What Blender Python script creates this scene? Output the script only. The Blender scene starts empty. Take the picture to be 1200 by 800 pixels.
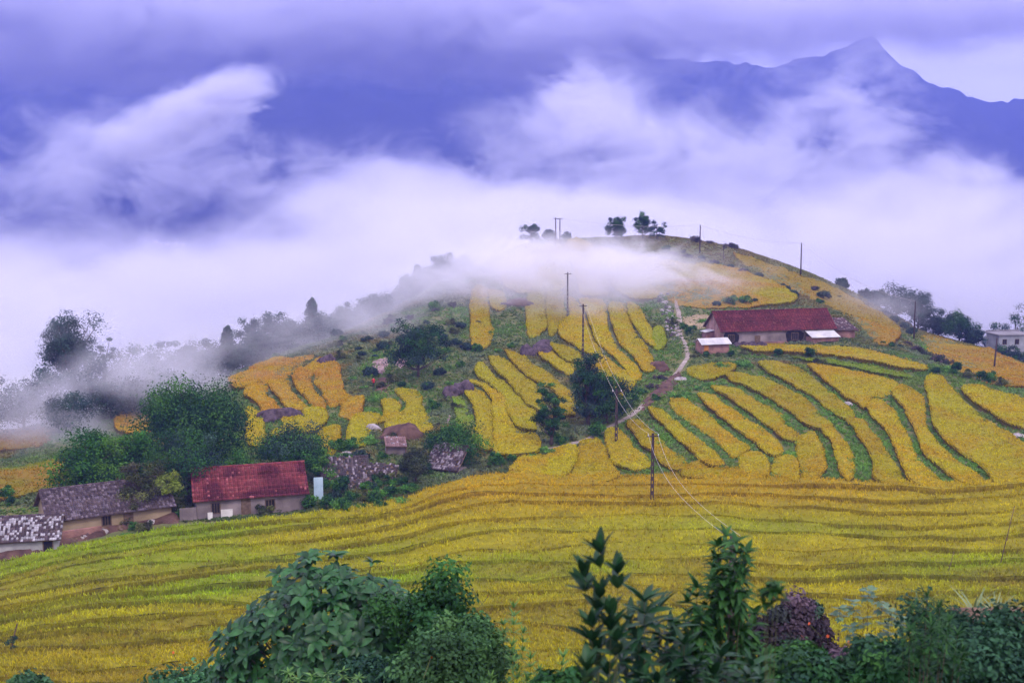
import bpy, math, random
import numpy as np
from mathutils import Vector, Matrix
from mathutils.geometry import delaunay_2d_cdt

rad = math.radians
S = bpy.context.scene
COL = S.collection
random.seed(7)
RNG = np.random.default_rng(7)

# ------------------------------------------------------------------ camera
CAMZ = 60.0
F = 1500.0                       # focal length in photograph pixels (1200 wide)
PITCH = math.atan(200 / 1500)
cam_data = bpy.data.cameras.new('camera')
cam = bpy.data.objects.new('camera', cam_data)
COL.objects.link(cam)
cam.location = (0, 0, CAMZ)
cam.rotation_euler = (math.pi / 2 - PITCH, 0, 0)
cam_data.sensor_width = 36
cam_data.lens = 45
cam_data.clip_start = 0.2
cam_data.clip_end = 60000
cam_data.dof.use_dof = True
cam_data.dof.focus_distance = 150
cam_data.dof.aperture_fstop = 2.2
S.camera = cam

# ------------------------------------------------------------------ sky and sun
SUN_EL, SUN_AZ = rad(52), rad(150)     # azimuth measured clockwise from +Y (view direction)
W = bpy.data.worlds.new('World')
S.world = W
W.use_nodes = True
nt = W.node_tree
nt.nodes.clear()
def N(tree, kind, **kw):
    n = tree.nodes.new(kind)
    for k, v in kw.items():
        setattr(n, k, v)
    return n
out = N(nt, 'ShaderNodeOutputWorld')
sky = N(nt, 'ShaderNodeTexSky', sky_type='NISHITA', sun_disc=False)
sky.sun_elevation = SUN_EL
sky.sun_rotation = SUN_AZ
bg_sky = N(nt, 'ShaderNodeBackground'); bg_sky.inputs[1].default_value = 0.05
nt.links.new(sky.outputs[0], bg_sky.inputs[0])
# overcast deck: pale lavender cloud with soft mottling
tc = N(nt, 'ShaderNodeTexCoord')
mp = N(nt, 'ShaderNodeMapping'); mp.inputs['Scale'].default_value = (1, 1, 4)
nz = N(nt, 'ShaderNodeTexNoise'); nz.inputs['Scale'].default_value = 3.2; nz.inputs['Detail'].default_value = 5
rp = N(nt, 'ShaderNodeValToRGB')
rp.color_ramp.elements[0].position = 0.30; rp.color_ramp.elements[0].color = (0.70, 0.65, 0.94, 1)
rp.color_ramp.elements[1].position = 0.68; rp.color_ramp.elements[1].color = (0.96, 0.91, 1.00, 1)
nt.links.new(tc.outputs['Generated'], mp.inputs[0]); nt.links.new(mp.outputs[0], nz.inputs['Vector'])
nt.links.new(nz.outputs['Fac'], rp.inputs[0])
bg_cloud = N(nt, 'ShaderNodeBackground'); bg_cloud.inputs[1].default_value = 1.8
nt.links.new(rp.outputs[0], bg_cloud.inputs[0])
mix = N(nt, 'ShaderNodeMixShader'); mix.inputs[0].default_value = 0.88
nt.links.new(bg_sky.outputs[0], mix.inputs[1]); nt.links.new(bg_cloud.outputs[0], mix.inputs[2])
nt.links.new(mix.outputs[0], out.inputs['Surface'])

sun_d = bpy.data.lights.new('sun', 'SUN')
sun_d.energy = 1.5
sun_d.angle = rad(12)
sun_d.color = (1.0, 0.93, 0.80)
sun = bpy.data.objects.new('sun', sun_d)
COL.objects.link(sun)
sdir = Vector((math.sin(SUN_AZ) * math.cos(SUN_EL), math.cos(SUN_AZ) * math.cos(SUN_EL), math.sin(SUN_EL)))
sun.rotation_euler = sdir.to_track_quat('Z', 'Y').to_euler()

S.view_settings.view_transform = 'Standard'
S.view_settings.look = 'None'
S.view_settings.exposure = 0.37
S.view_settings.gamma = 1.0
S.render.engine = 'CYCLES'
cy = S.cycles
cy.max_bounces = 6
cy.diffuse_bounces = 2
cy.glossy_bounces = 1
cy.transmission_bounces = 2
cy.transparent_max_bounces = 8
cy.volume_bounces = 3
cy.volume_step_rate = 1.0
cy.volume_max_steps = 256
cy.use_denoising = True
cy.adaptive_threshold = 0.03
cy.sample_clamp_indirect = 4.0

# ------------------------------------------------------------------ picture <-> place
CP, SP = math.cos(PITCH), math.sin(PITCH)
def ray(u, v):
    cx = (np.asarray(u, float) - 600) / F
    cyy = (400 - np.asarray(v, float)) / F
    d = np.stack([cx, CP + cyy * SP, -SP + cyy * CP], -1)
    return d / d[..., 1:2]               # unit step in Y
def at(u, v, Y):
    d = ray(u, v)
    return (float(d[0] * Y), float(Y), float(CAMZ + d[2] * Y))

# ------------------------------------------------------------------ terrain: heights known at surveyed points, smoothly interpolated
CTRL = []
for X in (-120, -60, -25, 0, 25, 60, 120):
    for Y, z in ((-25, 1.5), (0, -2.2), (9, -5.0), (20, -10.2), (35, -17.5), (55, -26.5), (70, -32.0), (80, -34.8)):
        CTRL.append((X, Y, CAMZ + z))
PIX = [ # photograph x, y, distance
 # near field, gently stepping up away from the lens
 (-150,800,88),(0,800,90),(300,800,91),(600,800,91),(900,800,90),(1200,800,88),(1350,800,87),
 (-150,730,101),(0,730,102),(300,730,103),(600,720,104.5),(900,720,103),(1200,720,102),(1350,720,101),
 (0,672,113.5),(200,650,119),(400,640,121),(600,650,118),(800,660,115.5),(1000,660,115),(1200,660,114),(1350,660,113),
 (200,612,128),(400,590,133),(600,592,131.5),(800,600,129),(1000,600,128.5),(1200,600,127.5),
 (480,566,141),(600,560,142),(700,565,140),(800,565,139),(900,560,141),(1000,565,139),(1100,562,139.5),(1200,555,141),(1350,560,139),
 # farm yard on the left
 (0,640,122),(100,625,125.5),(0,600,133),(100,575,139),(230,600,131),(360,590,134),(-150,650,119),(-150,600,131),
 # gully with the ruins
 (400,560,142),(460,530,152),(520,550,147),(540,520,156),(560,545,149),
 # left spur with the orange terraces
 (300,520,158),(400,520,157),(290,470,181),(350,450,192),(420,440,199),(420,480,177),(480,480,178),(200,520,160),
 # hill, centre
 (560,500,164),(620,500,164),(560,440,195),(560,400,217),(640,440,194),(620,380,232),(560,350,250),(640,340,256),
 (690,515,160),(740,490,171),(700,440,193),(800,430,200),(780,400,215),(720,380,229),(720,340,254),(800,340,250),(850,345,247),
 (690,310,281),(780,310,279),(860,315,278),
 # right shelf with the long house and the terraces below it
 (830,415,206),(860,403,215),(940,403,216),(1010,402,216),(840,372,234),(930,365,243),(1010,372,240),
 (830,470,180),(900,440,194),(900,500,166),(980,520,157),(1000,450,189),(1060,420,204),(1080,480,174),(1100,520,157),
 (1150,440,193),(1200,500,163),(1200,465,178),(1300,500,162),(1300,470,174),
 # right shoulder
 (900,335,265),(960,350,262),(1020,375,256),(1060,400,240),(1090,420,222),(1150,425,226),(1200,445,212),(1300,470,196),
 # skyline of the hill
 (620,286,304),(700,281,312),(780,278,314),(860,292,308),(940,318,298),(1010,350,286),(1075,386,268),(1140,405,256),(1200,428,246),(1300,455,236),
 (560,312,292),(500,340,276),(440,372,258),(380,398,243),(320,418,232),(250,446,218),(150,478,205),(60,500,198),(0,510,194),(-150,525,185),
 (160,500,188),(60,540,166),(0,550,162),(-100,560,158),
]
for u, v, Y in PIX:
    CTRL.append(at(u, v, Y))
# the ground falls away to the valley behind the skyline
SKY = [p for p in PIX if p in ((620,286,304),(700,281,312),(780,278,314),(860,292,308),(940,318,298),(1010,350,286),(1075,386,268),(1200,428,246),(1300,455,236),(560,312,292),(500,340,276),(440,372,258),(380,398,243),(320,418,232),(250,446,218),(150,478,205),(60,500,198),(0,510,194),(-150,525,185))]
for u, v, Y in SKY:
    x, y, z = at(u, v, Y)
    k = (y + 30) / y
    CTRL.append((x * k, y + 30, z - 9))
    k = (y + 75) / y
    CTRL.append((x * k, y + 75, z - 34))
for X in (-260, -170, -80, 0, 80, 170, 260):
    CTRL.append((X, 430, CAMZ - 112)); CTRL.append((X, 500, CAMZ - 142))
for Y in (-25, 20, 80, 130):
    CTRL.append((-260, Y, CAMZ - 30 - 0.2 * Y)); CTRL.append((260, Y, CAMZ - 20 - 0.12 * Y))
for Y in (190, 250, 320):
    CTRL.append((-260, Y, CAMZ - 60 - 0.5 * (Y - 190))); CTRL.append((260, Y, CAMZ - 45 - 0.5 * (Y - 190)))
CTRL = np.array(CTRL)

def tps(r2):
    return 0.5 * r2 * np.log(r2 + 1e-9)
SC = 100.0
Pc = CTRL[:, :2] / SC
n = len(Pc)
D2 = ((Pc[:, None] - Pc[None]) ** 2).sum(-1)
A = np.zeros((n + 3, n + 3))
A[:n, :n] = tps(D2) + np.eye(n) * 2e-4
A[:n, n] = 1; A[:n, n + 1:] = Pc
A[n, :n] = 1; A[n + 1:, :n] = Pc.T
sol = np.linalg.solve(A, np.concatenate([CTRL[:, 2], [0, 0, 0]]))
GX = np.arange(-262, 262.1, 1.25)
GY = np.arange(-27, 500.1, 1.25)
MX, MY = np.meshgrid(GX, GY)
pts = np.stack([MX.ravel(), MY.ravel()], -1) / SC
HZ = np.empty(len(pts))
for i in range(0, len(pts), 20000):
    q = pts[i:i + 20000]
    d2 = ((q[:, None] - Pc[None]) ** 2).sum(-1)
    HZ[i:i + 20000] = tps(d2) @ sol[:n] + sol[n] + q @ sol[n + 1:]
def vnoise(x, y, seed):
    # smooth value noise
    xi, yi = np.floor(x).astype(int), np.floor(y).astype(int)
    fx, fy = x - xi, y - yi
    fx = fx * fx * (3 - 2 * fx); fy = fy * fy * (3 - 2 * fy)
    def h(a, b):
        m = (a * 374761393 + b * 668265263 + seed * 982451653) & 0x7fffffff
        m = ((m ^ (m >> 13)) * 1274126177) & 0x7fffffff
        return ((m ^ (m >> 16)) & 0xffff) / 65535.0
    return (h(xi, yi) * (1 - fx) + h(xi + 1, yi) * fx) * (1 - fy) + (h(xi, yi + 1) * (1 - fx) + h(xi + 1, yi + 1) * fx) * fy
def fbm(x, y, seed, o=4):
    s = 0; a = 0.5
    for k in range(o):
        s = s + a * vnoise(x * 2 ** k, y * 2 ** k, seed + k); a *= 0.5
    return s / (1 - 0.5 ** o)
HZ = HZ.reshape(MX.shape)
HZ += (fbm(MX / 7.0, MY / 7.0, 3, 3) - 0.5) * 0.9
def height(x, y):
    x = np.asarray(x, float); y = np.asarray(y, float)
    fx = np.clip((x - GX[0]) / 1.25, 0, len(GX) - 1.001); fy = np.clip((y - GY[0]) / 1.25, 0, len(GY) - 1.001)
    i = fx.astype(int); j = fy.astype(int); a = fx - i; b = fy - j
    return (HZ[j, i] * (1 - a) + HZ[j, i + 1] * a) * (1 - b) + (HZ[j + 1, i] * (1 - a) + HZ[j + 1, i + 1] * a) * b
YS = np.arange(84, 420, 0.4)
def hit(u, v, off=0.0, y0=84):
    """where the line of sight of a photograph point meets the ground (raised by off)"""
    d = ray(u, v)
    ys = YS[YS >= y0]
    gap = CAMZ + d[2] * ys - height(d[0] * ys, ys) - off
    k = np.where(gap < 0)[0]
    if len(k) == 0:
        k = int(np.argmin(gap))
        y = ys[k]
    else:
        k = k[0]
        if k == 0: y = ys[0]
        else:
            g0, g1 = gap[k - 1], gap[k]
            y = ys[k - 1] + 0.4 * g0 / (g0 - g1)
    return float(d[0] * y), float(y)

# ------------------------------------------------------------------ materials
def pmat(name, base, rough=0.8, var=None, scale=5.0, spec=0.2, attr=None, detail=4, bump=0.0, bscale=None, trans=0.0, ramp=(0.3, 0.7), coords='Object'):
    """principled material; colour from a noise between base and var, optionally multiplied by a colour attribute"""
    m = bpy.data.materials.new(name); m.use_nodes = True
    t = m.node_tree; b = t.nodes['Principled BSDF']
    b.inputs['Roughness'].default_value = rough
    b.inputs['Specular IOR Level'].default_value = spec
    col = None
    co = N(t, 'ShaderNodeTexCoord').outputs[coords]
    if var is not None:
        nz = N(t, 'ShaderNodeTexNoise'); nz.inputs['Scale'].default_value = scale; nz.inputs['Detail'].default_value = detail
        t.links.new(co, nz.inputs['Vector'])
        r = N(t, 'ShaderNodeValToRGB')
        r.color_ramp.elements[0].position = ramp[0]; r.color_ramp.elements[0].color = (*base, 1)
        r.color_ramp.elements[1].position = ramp[1]; r.color_ramp.elements[1].color = (*var, 1)
        t.links.new(nz.outputs['Fac'], r.inputs[0]); col = r.outputs[0]
    if attr:
        a = N(t, 'ShaderNodeAttribute', attribute_name=attr)
        if col is not None:
            mx = N(t, 'ShaderNodeMix', data_type='RGBA', blend_type='MULTIPLY'); mx.inputs[0].default_value = 1
            t.links.new(col, mx.inputs[6]); t.links.new(a.outputs['Color'], mx.inputs[7]); col = mx.outputs[2]
        else: col = a.outputs['Color']
    if col is None: b.inputs['Base Color'].default_value = (*base, 1)
    else: t.links.new(col, b.inputs['Base Color'])
    if bump:
        nb = N(t, 'ShaderNodeTexNoise'); nb.inputs['Scale'].default_value = bscale or scale * 3; nb.inputs['Detail'].default_value = 5
        t.links.new(co, nb.inputs['Vector'])
        bp = N(t, 'ShaderNodeBump'); bp.inputs['Strength'].default_value = bump; bp.inputs['Distance'].default_value = 0.1
        t.links.new(nb.outputs['Fac'], bp.inputs['Height']); t.links.new(bp.outputs[0], b.inputs['Normal'])
    if trans:
        tr = N(t, 'ShaderNodeBsdfTranslucent'); ms = N(t, 'ShaderNodeMixShader'); ms.inputs[0].default_value = trans
        if col is None: tr.inputs[0].default_value = (*base, 1)
        else: t.links.new(col, tr.inputs[0])
        t.links.new(b.outputs[0], ms.inputs[1]); t.links.new(tr.outputs[0], ms.inputs[2])
        t.links.new(ms.outputs[0], t.nodes['Material Output'].inputs['Surface'])
    return m

# ------------------------------------------------------------------ object helpers
def tag(o, label=None, cat=None, group=None, kind=None):
    if label: o['label'] = label
    if cat: o['category'] = cat
    if group: o['group'] = group
    if kind: o['kind'] = kind
    return o
def link(name, me, parent=None, loc=None, rot=None, scale=None):
    o = bpy.data.objects.new(name, me); COL.objects.link(o)
    if parent: o.parent = parent
    if loc is not None: o.location = loc
    if rot is not None: o.rotation_euler = rot
    if scale is not None: o.scale = scale
    return o
def empty(name, loc=(0, 0, 0), rz=0.0, rot=None):
    o = bpy.data.objects.new(name, None); COL.objects.link(o)
    o.location = loc; o.rotation_euler = rot or (0, 0, rz); o.empty_display_size = 0.3
    return o
def mesh_np(name, V, Fc, mat=None, colors=None, smooth=False, uniform=None):
    """V (n,3); Fc: (m,k) array of equal polygons or list of polygons"""
    me = bpy.data.meshes.new(name)
    V = np.ascontiguousarray(V, dtype=np.float32)
    if isinstance(Fc, np.ndarray):
        m, k = Fc.shape
        me.vertices.add(len(V)); me.vertices.foreach_set('co', V.ravel())
        me.loops.add(m * k); me.loops.foreach_set('vertex_index', Fc.astype(np.int32).ravel())
        me.polygons.add(m); me.polygons.foreach_set('loop_start', np.arange(0, m * k, k, dtype=np.int32))
        me.update(calc_edges=True)
    else:
        me.from_pydata([tuple(v) for v in V], [], [tuple(f) for f in Fc]); me.update()
    if smooth:
        me.polygons.foreach_set('use_smooth', np.ones(len(me.polygons), bool))
    if colors is not None:
        a = me.color_attributes.new('tint', 'FLOAT_COLOR', 'POINT')
        c = np.ones((len(V), 4), np.float32); c[:, :3] = colors
        a.data.foreach_set('color', c.ravel())
    if mat: me.materials.append(mat)
    return me
# ------------------------------------------------------------------ ground
M_ground = pmat('hill_grass', (0.07, 0.10, 0.03), 0.95, (0.17, 0.15, 0.06), 0.35, 0.1, bump=0.6, bscale=3.0)
idx = np.arange(MX.size).reshape(MX.shape)
quads = np.stack([idx[:-1, :-1], idx[:-1, 1:], idx[1:, 1:], idx[1:, :-1]], -1).reshape(-1, 4)
hill = link('hill_ground', mesh_np('hill_ground', np.stack([MX.ravel(), MY.ravel(), HZ.ravel()], -1), quads, M_ground, smooth=True))
tag(hill, kind='structure')
M_valley = pmat('valley_floor', (0.03, 0.05, 0.025), 0.95, (0.07, 0.07, 0.035), 0.004, 0.05)
VZ = CAMZ - 135
v = 30000
valley = link('valley_ground', mesh_np('valley_ground', np.array([(-v, -v, VZ), (v, -v, VZ), (v, v, VZ), (-v, v, VZ)]), [(0, 1, 2, 3)], M_valley))
tag(valley, kind='structure')

# far mountain range
M_mtn = pmat('mountain_forest', (0.012, 0.022, 0.014), 0.95, (0.035, 0.045, 0.025), 0.006, 0.03, detail=8)
mx = np.arange(-3400, 3401, 17.0); my = np.arange(2250, 5200, 22.0)
BX, BY = np.meshgrid(mx, my)
ridge_u = [-400, 0, 200, 420, 600, 760, 850, 900, 935, 960, 980, 996, 1012, 1026, 1048, 1080, 1140, 1200, 1300, 1600]
ridge_v = [50, 52, 48, 55, 62, 66, 76, 80, 72, 66, 56, 49, 49, 60, 78, 98, 122, 116, 130, 110]
RY = 3700.0
uu = 600 + BX / RY * F / 1.0
rz = (200 - np.interp(uu, ridge_u, ridge_v)) / F * RY
prof = np.clip((BY - 2450) / (RY - 2450), 0, 1)
prof = np.where(BY > RY, np.clip(1 - (BY - RY) / 1600, 0, 1), prof)
spur = np.abs(fbm(BX / 520 + BY / 1500, BY / 1100, 21, 4) - 0.5) * 2
top = (rz + 135)
Hm = top * (prof ** 0.85)
amp = np.sin(np.pi * np.clip(prof, 0, 1)) * 300
Hm = Hm - amp * (0.65 - spur) + (fbm(BX / 60, BY / 60, 5, 4) - .5) * 40 * np.clip(prof * 3, 0, 1)
Hm = Hm + (fbm(BX / 22, BY / 22, 15, 3) - .5) * 22 * np.clip(prof * 3, 0, 1)
Hm = CAMZ - 135 + np.maximum(Hm, -20) - 3
ii = np.arange(BX.size).reshape(BX.shape)
mq = np.stack([ii[:-1, :-1], ii[:-1, 1:], ii[1:, 1:], ii[1:, :-1]], -1).reshape(-1, 4)
mountain = link('mountain_range', mesh_np('mountain_range', np.stack([BX.ravel(), BY.ravel(), Hm.ravel()], -1), mq, M_mtn, smooth=True))
tag(mountain, kind='structure')

# ------------------------------------------------------------------ air: even haze and drifting mist
def vol_mat(name, color, density, nscale=None, thr=0.45, gain=3.0, stretch=(1, 1, 1), aniso=0.0, detail=5.0, seed=0.0, warp=0.0, core=1.6):
    m = bpy.data.materials.new(name); m.use_nodes = True
    t = m.node_tree; t.nodes.clear()
    o = N(t, 'ShaderNodeOutputMaterial'); pv = N(t, 'ShaderNodeVolumePrincipled')
    pv.inputs['Color'].default_value = (*color, 1); pv.inputs['Anisotropy'].default_value = aniso
    pv.inputs['Density'].default_value = density
    t.links.new(pv.outputs[0], o.inputs['Volume'])
    if nscale:
        tcn = N(t, 'ShaderNodeTexCoord')
        ln = N(t, 'ShaderNodeVectorMath', operation='LENGTH'); t.links.new(tcn.outputs['Object'], ln.inputs[0])
        g = N(t, 'ShaderNodeNewGeometry')
        mpn = N(t, 'ShaderNodeMapping'); mpn.inputs['Scale'].default_value = [s * nscale for s in stretch]; mpn.inputs['Location'].default_value = (seed, seed * 1.7, seed * 0.6)
        t.links.new(g.outputs['Position'], mpn.inputs[0])
        nz = N(t, 'ShaderNodeTexNoise'); nz.inputs['Scale'].default_value = 1.0; nz.inputs['Detail'].default_value = detail; nz.inputs['Roughness'].default_value = 0.66
        nz.inputs['Distortion'].default_value = warp
        t.links.new(mpn.outputs[0], nz.inputs['Vector'])
        # fall = clamp((1-r)*core) ; dens = clamp((noise - thr - (1-fall)*0.35) * gain) * fall * density
        a = N(t, 'ShaderNodeMath', operation='MULTIPLY_ADD', use_clamp=True); a.inputs[1].default_value = -core; a.inputs[2].default_value = core
        t.links.new(ln.outputs['Value'], a.inputs[0])
        b = N(t, 'ShaderNodeMath', operation='MULTIPLY_ADD'); b.inputs[1].default_value = 0.5; b.inputs[2].default_value = 0.0 - thr
        t.links.new(a.outputs[0], b.inputs[0])
        nc = N(t, 'ShaderNodeMath', operation='MULTIPLY_ADD'); nc.inputs[1].default_value = 3.4; nc.inputs[2].default_value = -1.7
        t.links.new(nz.outputs['Fac'], nc.inputs[0])
        c = N(t, 'ShaderNodeMath', operation='ADD'); t.links.new(nc.outputs[0], c.inputs[0]); t.links.new(b.outputs[0], c.inputs[1])
        d = N(t, 'ShaderNodeMath', operation='MULTIPLY', use_clamp=True); d.inputs[1].default_value = gain; t.links.new(c.outputs[0], d.inputs[0])
        e = N(t, 'ShaderNodeMath', operation='MULTIPLY'); t.links.new(d.outputs[0], e.inputs[0]); t.links.new(a.outputs[0], e.inputs[1])
        f = N(t, 'ShaderNodeMath', operation='MULTIPLY'); f.inputs[1].default_value = density; t.links.new(e.outputs[0], f.inputs[0])
        t.links.new(f.outputs[0], pv.inputs['Density'])
    return m
import bmesh
bm = bmesh.new(); bmesh.ops.create_icosphere(bm, subdivisions=3, radius=1.0)
ICO_V = np.array([v.co for v in bm.verts]); ICO_F = np.array([[v.index for v in f.verts] for f in bm.faces]); bm.free()
MIST = (0.93, 0.915, 1.0)
MK = [0]
def mist(name, u, v, Y, wpx, hpx, depth, tau, nscale_m, thr=0.42, gain=3.0, stretch=(1, 1, 1.6), tilt=0.0, color=MIST, aniso=0.0, core=1.6, warp=0.7, detail=5):
    """a drifting body of mist: an ellipsoid of air centred on a line of sight at distance Y; tau = optical depth through its middle"""
    MK[0] += 1
    x, y, z = at(u, v, Y)
    rx, rz2, ry = wpx / F * Y / 2, hpx / F * Y / 2, depth / 2
    dens = tau / (depth * 0.5)
    m = vol_mat('mist_air_%02d' % MK[0], color, dens, 1.0 / nscale_m, thr, gain, stretch, aniso, detail, MK[0] * 3.7, warp, core)
    o = link(name, mesh_np(name, ICO_V, ICO_F, m), None, (x, y, z), (0, -tilt, 0), (rx, ry, rz2))
    return tag(o, kind='stuff')
# even haze round everything
hz_lo, hz_hi = VZ - 2, CAMZ + 420
x0, x1, y0, y1 = -3600, 3600, -60, 5400
bxv = np.array([(x, y, z) for x in (x0, x1) for y in (y0, y1) for z in (hz_lo, hz_hi)])
bxf = [(0, 1, 3, 2), (4, 6, 7, 5), (0, 4, 5, 1), (2, 3, 7, 6), (0, 2, 6, 4), (1, 5, 7, 3)]
haze = link('haze', mesh_np('haze', bxv, bxf, vol_mat('haze_air', (0.24, 0.29, 0.98), 0.00027)))
tag(haze, kind='stuff')
# valley cloud bank
mist('mist_bank', 150, 372, 900, 1200, 250, 600, 7.0, 150, thr=0.10, gain=1.8, warp=0.9)
mist('mist_bank', 520, 330, 860, 520, 260, 400, 4.0, 110, thr=0.10, gain=1.8, warp=0.9)
mist('mist_bank', 1000, 335, 900, 1000, 290, 600, 7.0, 150, thr=0.10, gain=1.8, warp=0.9)
mist('mist_bank', 620, 268, 1050, 800, 140, 500, 4.0, 110, thr=0.06)
mist('mist_bank', -150, 430, 480, 1000, 260, 240, 3.0, 60, thr=0.02)
# rising wisps before the mountains
mist('mist_wisp', 760, 195, 1500, 520, 250, 500, 3.6, 120, thr=0.30, tilt=rad(-14))
mist('mist_wisp', 680, 130, 1600, 200, 150, 300, 2.4, 80, thr=0.26)
mist('mist_wisp', 225, 132, 1600, 290, 80, 220, 5.0, 70, thr=0.10, tilt=rad(22))
mist('mist_wisp', 130, 200, 1750, 640, 240, 500, 2.6, 110, thr=0.40)
mist('mist_wisp', 480, 220, 1700, 620, 170, 500, 2.6, 110, thr=0.32)
mist('mist_wisp', 985, 165, 1700, 280, 280, 500, 3.0, 110, thr=0.32)
mist('mist_wisp', 400, 250, 1200, 420, 120, 300, 2.4, 90, thr=0.24, tilt=rad(10))
mist('mist_wisp', 1120, 235, 1250, 340, 150, 300, 2.6, 90, thr=0.26, tilt=rad(-12))
# cloud cap on the range
mist('cloud_cap', 180, 14, 2500, 1900, 200, 600, 8.0, 260, thr=-0.02)
mist('cloud_cap', 670, 32, 2500, 800, 170, 500, 6.0, 220, thr=0.04)
mist('cloud_cap', 1120, 8, 2500, 760, 130, 500, 4.0, 220, thr=0.12)
# mist drifting over the hill
mist('mist_wisp', 700, 322, 258, 500, 120, 70, 5.0, 15, thr=0.20, gain=1.3, warp=0.8)
mist('mist_wisp', 690, 352, 240, 330, 90, 40, 0.9, 12, thr=0.16, gain=1.4, warp=0.8)
mist('mist_wisp', 620, 335, 252, 380, 150, 60, 1.5, 14, thr=0.14, gain=1.6)
mist('mist_wisp', 510, 338, 262, 340, 130, 60, 1.9, 16, thr=0.12, gain=1.6)
mist('mist_wisp', 380, 395, 236, 420, 130, 60, 1.5, 18, thr=0.12, gain=1.6)
mist('mist_wisp', 110, 470, 200, 560, 240, 60, 2.6, 18, thr=0.08, gain=1.6)
mist('mist_wisp', 600, 298, 284, 340, 84, 50, 2.6, 13, thr=0.14, gain=1.4)
mist('mist_wisp', 1000, 365, 268, 260, 90, 50, 0.9, 16, thr=0.16, gain=1.6)
# ------------------------------------------------------------------ rice terraces
M_rice = pmat('rice_leaf', (1, 1, 1), 0.7, None, attr='tint', spec=0.15, trans=0.25)
M_crop = pmat('rice_crop', (0.72, 0.72, 0.72), 0.9, (1.15, 1.12, 1.05), 1.6, 0.1, attr='tint', bump=0.7, bscale=5.0)
GOLD = np.array((0.48, 0.312, 0.004)); YEL = np.array((0.45, 0.372, 0.004)); LIME = np.array((0.235, 0.335, 0.006))
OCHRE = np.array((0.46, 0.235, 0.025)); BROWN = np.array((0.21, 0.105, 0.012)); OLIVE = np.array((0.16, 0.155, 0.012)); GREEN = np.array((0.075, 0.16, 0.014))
STEM_SHADE = np.array((0.03, 0.021, 0.006))  # brown stem tone taken near black, shade among the stems included
POLYS = []          # footprints in plan, so that weeds keep out of the crop

def in_poly(px, py, poly):
    x, y = poly[:, 0], poly[:, 1]
    x2, y2 = np.roll(x, -1), np.roll(y, -1)
    inside = np.zeros(len(px), bool)
    for a, b, c, d in zip(x, y, x2, y2):
        if b == d: continue
        cond = ((b > py) != (d > py)) & (px < (c - a) * (py - b) / (d - b) + a)
        inside ^= cond
    return inside
def resample(poly, step, closed=True):
    P = np.asarray(poly, float)
    Q = np.vstack([P, P[:1]]) if closed else P
    L = np.concatenate([[0], np.cumsum(np.hypot(*np.diff(Q, axis=0).T))])
    k = max(4, int(L[-1] / step))
    t = np.linspace(0, L[-1], k, endpoint=not closed)
    return np.stack([np.interp(t, L, Q[:, 0]), np.interp(t, L, Q[:, 1])], -1)
def smooth_closed(P, n=2):
    P = np.asarray(P, float)
    p0, p1, p2, p3 = np.roll(P, 1, 0), P, np.roll(P, -1, 0), np.roll(P, -2, 0)
    t = np.linspace(0, 1, 5)[:-1][None, :, None]
    p0, p1, p2, p3 = (q[:, None] for q in (p0, p1, p2, p3))
    c = 0.5 * (2 * p1 + (p2 - p0) * t + (2 * p0 - 5 * p1 + 4 * p2 - p3) * t * t + (3 * p1 - p0 - 3 * p2 + p3) * t ** 3)
    return c.reshape(-1, 2)
def inflate(P, d):
    a = 0.5 * np.sum(P[:, 0] * np.roll(P[:, 1], -1) - P[:, 1] * np.roll(P[:, 0], -1))
    t = np.roll(P, -1, 0) - np.roll(P, 1, 0)
    t = t / (np.linalg.norm(t, axis=1)[:, None] + 1e-9)
    n = np.stack([t[:, 1], -t[:, 0]], -1) * np.sign(a)
    return P + n * d

def tufts(x, y, z, col, hgt, wid, blades, lean=0.35, rng=RNG, bend=True):
    """upright blades of rice or grass: returns V, F, C"""
    n = len(x)
    X = np.repeat(x, blades); Y = np.repeat(y, blades); Z = np.repeat(z, blades); C = np.repeat(col, blades, 0)
    m = len(X)
    a = rng.uniform(0, 2 * np.pi, m); ln = rng.uniform(0.05, lean, m) * np.repeat(np.broadcast_to(hgt, n), blades)
    h = np.repeat(np.broadcast_to(hgt, n), blades) * rng.uniform(0.65, 1.15, m)
    w = np.repeat(np.broadcast_to(wid, n), blades) * rng.uniform(0.7, 1.2, m) / 2
    f = rng.uniform(0, 2 * np.pi, m); wx, wy = np.cos(f) * w, np.sin(f) * w
    dx, dy = np.cos(a) * ln, np.sin(a) * ln
    ox, oy = np.cos(a) * w * 1.5, np.sin(a) * w * 1.5
    k = 0.62
    V = np.empty((m, 4, 3), np.float32)
    V[:, 0] = np.stack([X + ox * .3, Y + oy * .3, Z], -1)
    V[:, 1] = np.stack([X + dx * .45 - wx + ox, Y + dy * .45 - wy + oy, Z + h * k], -1)
    V[:, 2] = np.stack([X + dx * .45 + wx + ox, Y + dy * .45 + wy + oy, Z + h * k], -1)
    V[:, 3] = np.stack([X + dx * 1.5 + ox, Y + dy * 1.5 + oy, Z + h * (0.93 if bend else 1.1)], -1)
    Fi = np.arange(m * 4).reshape(m, 4)
    Fc = np.concatenate([Fi[:, [0, 2, 1]], Fi[:, [1, 2, 3]]])
    C = C * rng.uniform(0.78, 1.22, (m, 1))
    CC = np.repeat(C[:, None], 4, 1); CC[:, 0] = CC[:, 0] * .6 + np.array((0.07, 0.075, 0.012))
    return V.reshape(-1, 3), Fc, np.clip(CC.reshape(-1, 3), 0, 0.9)

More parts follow.
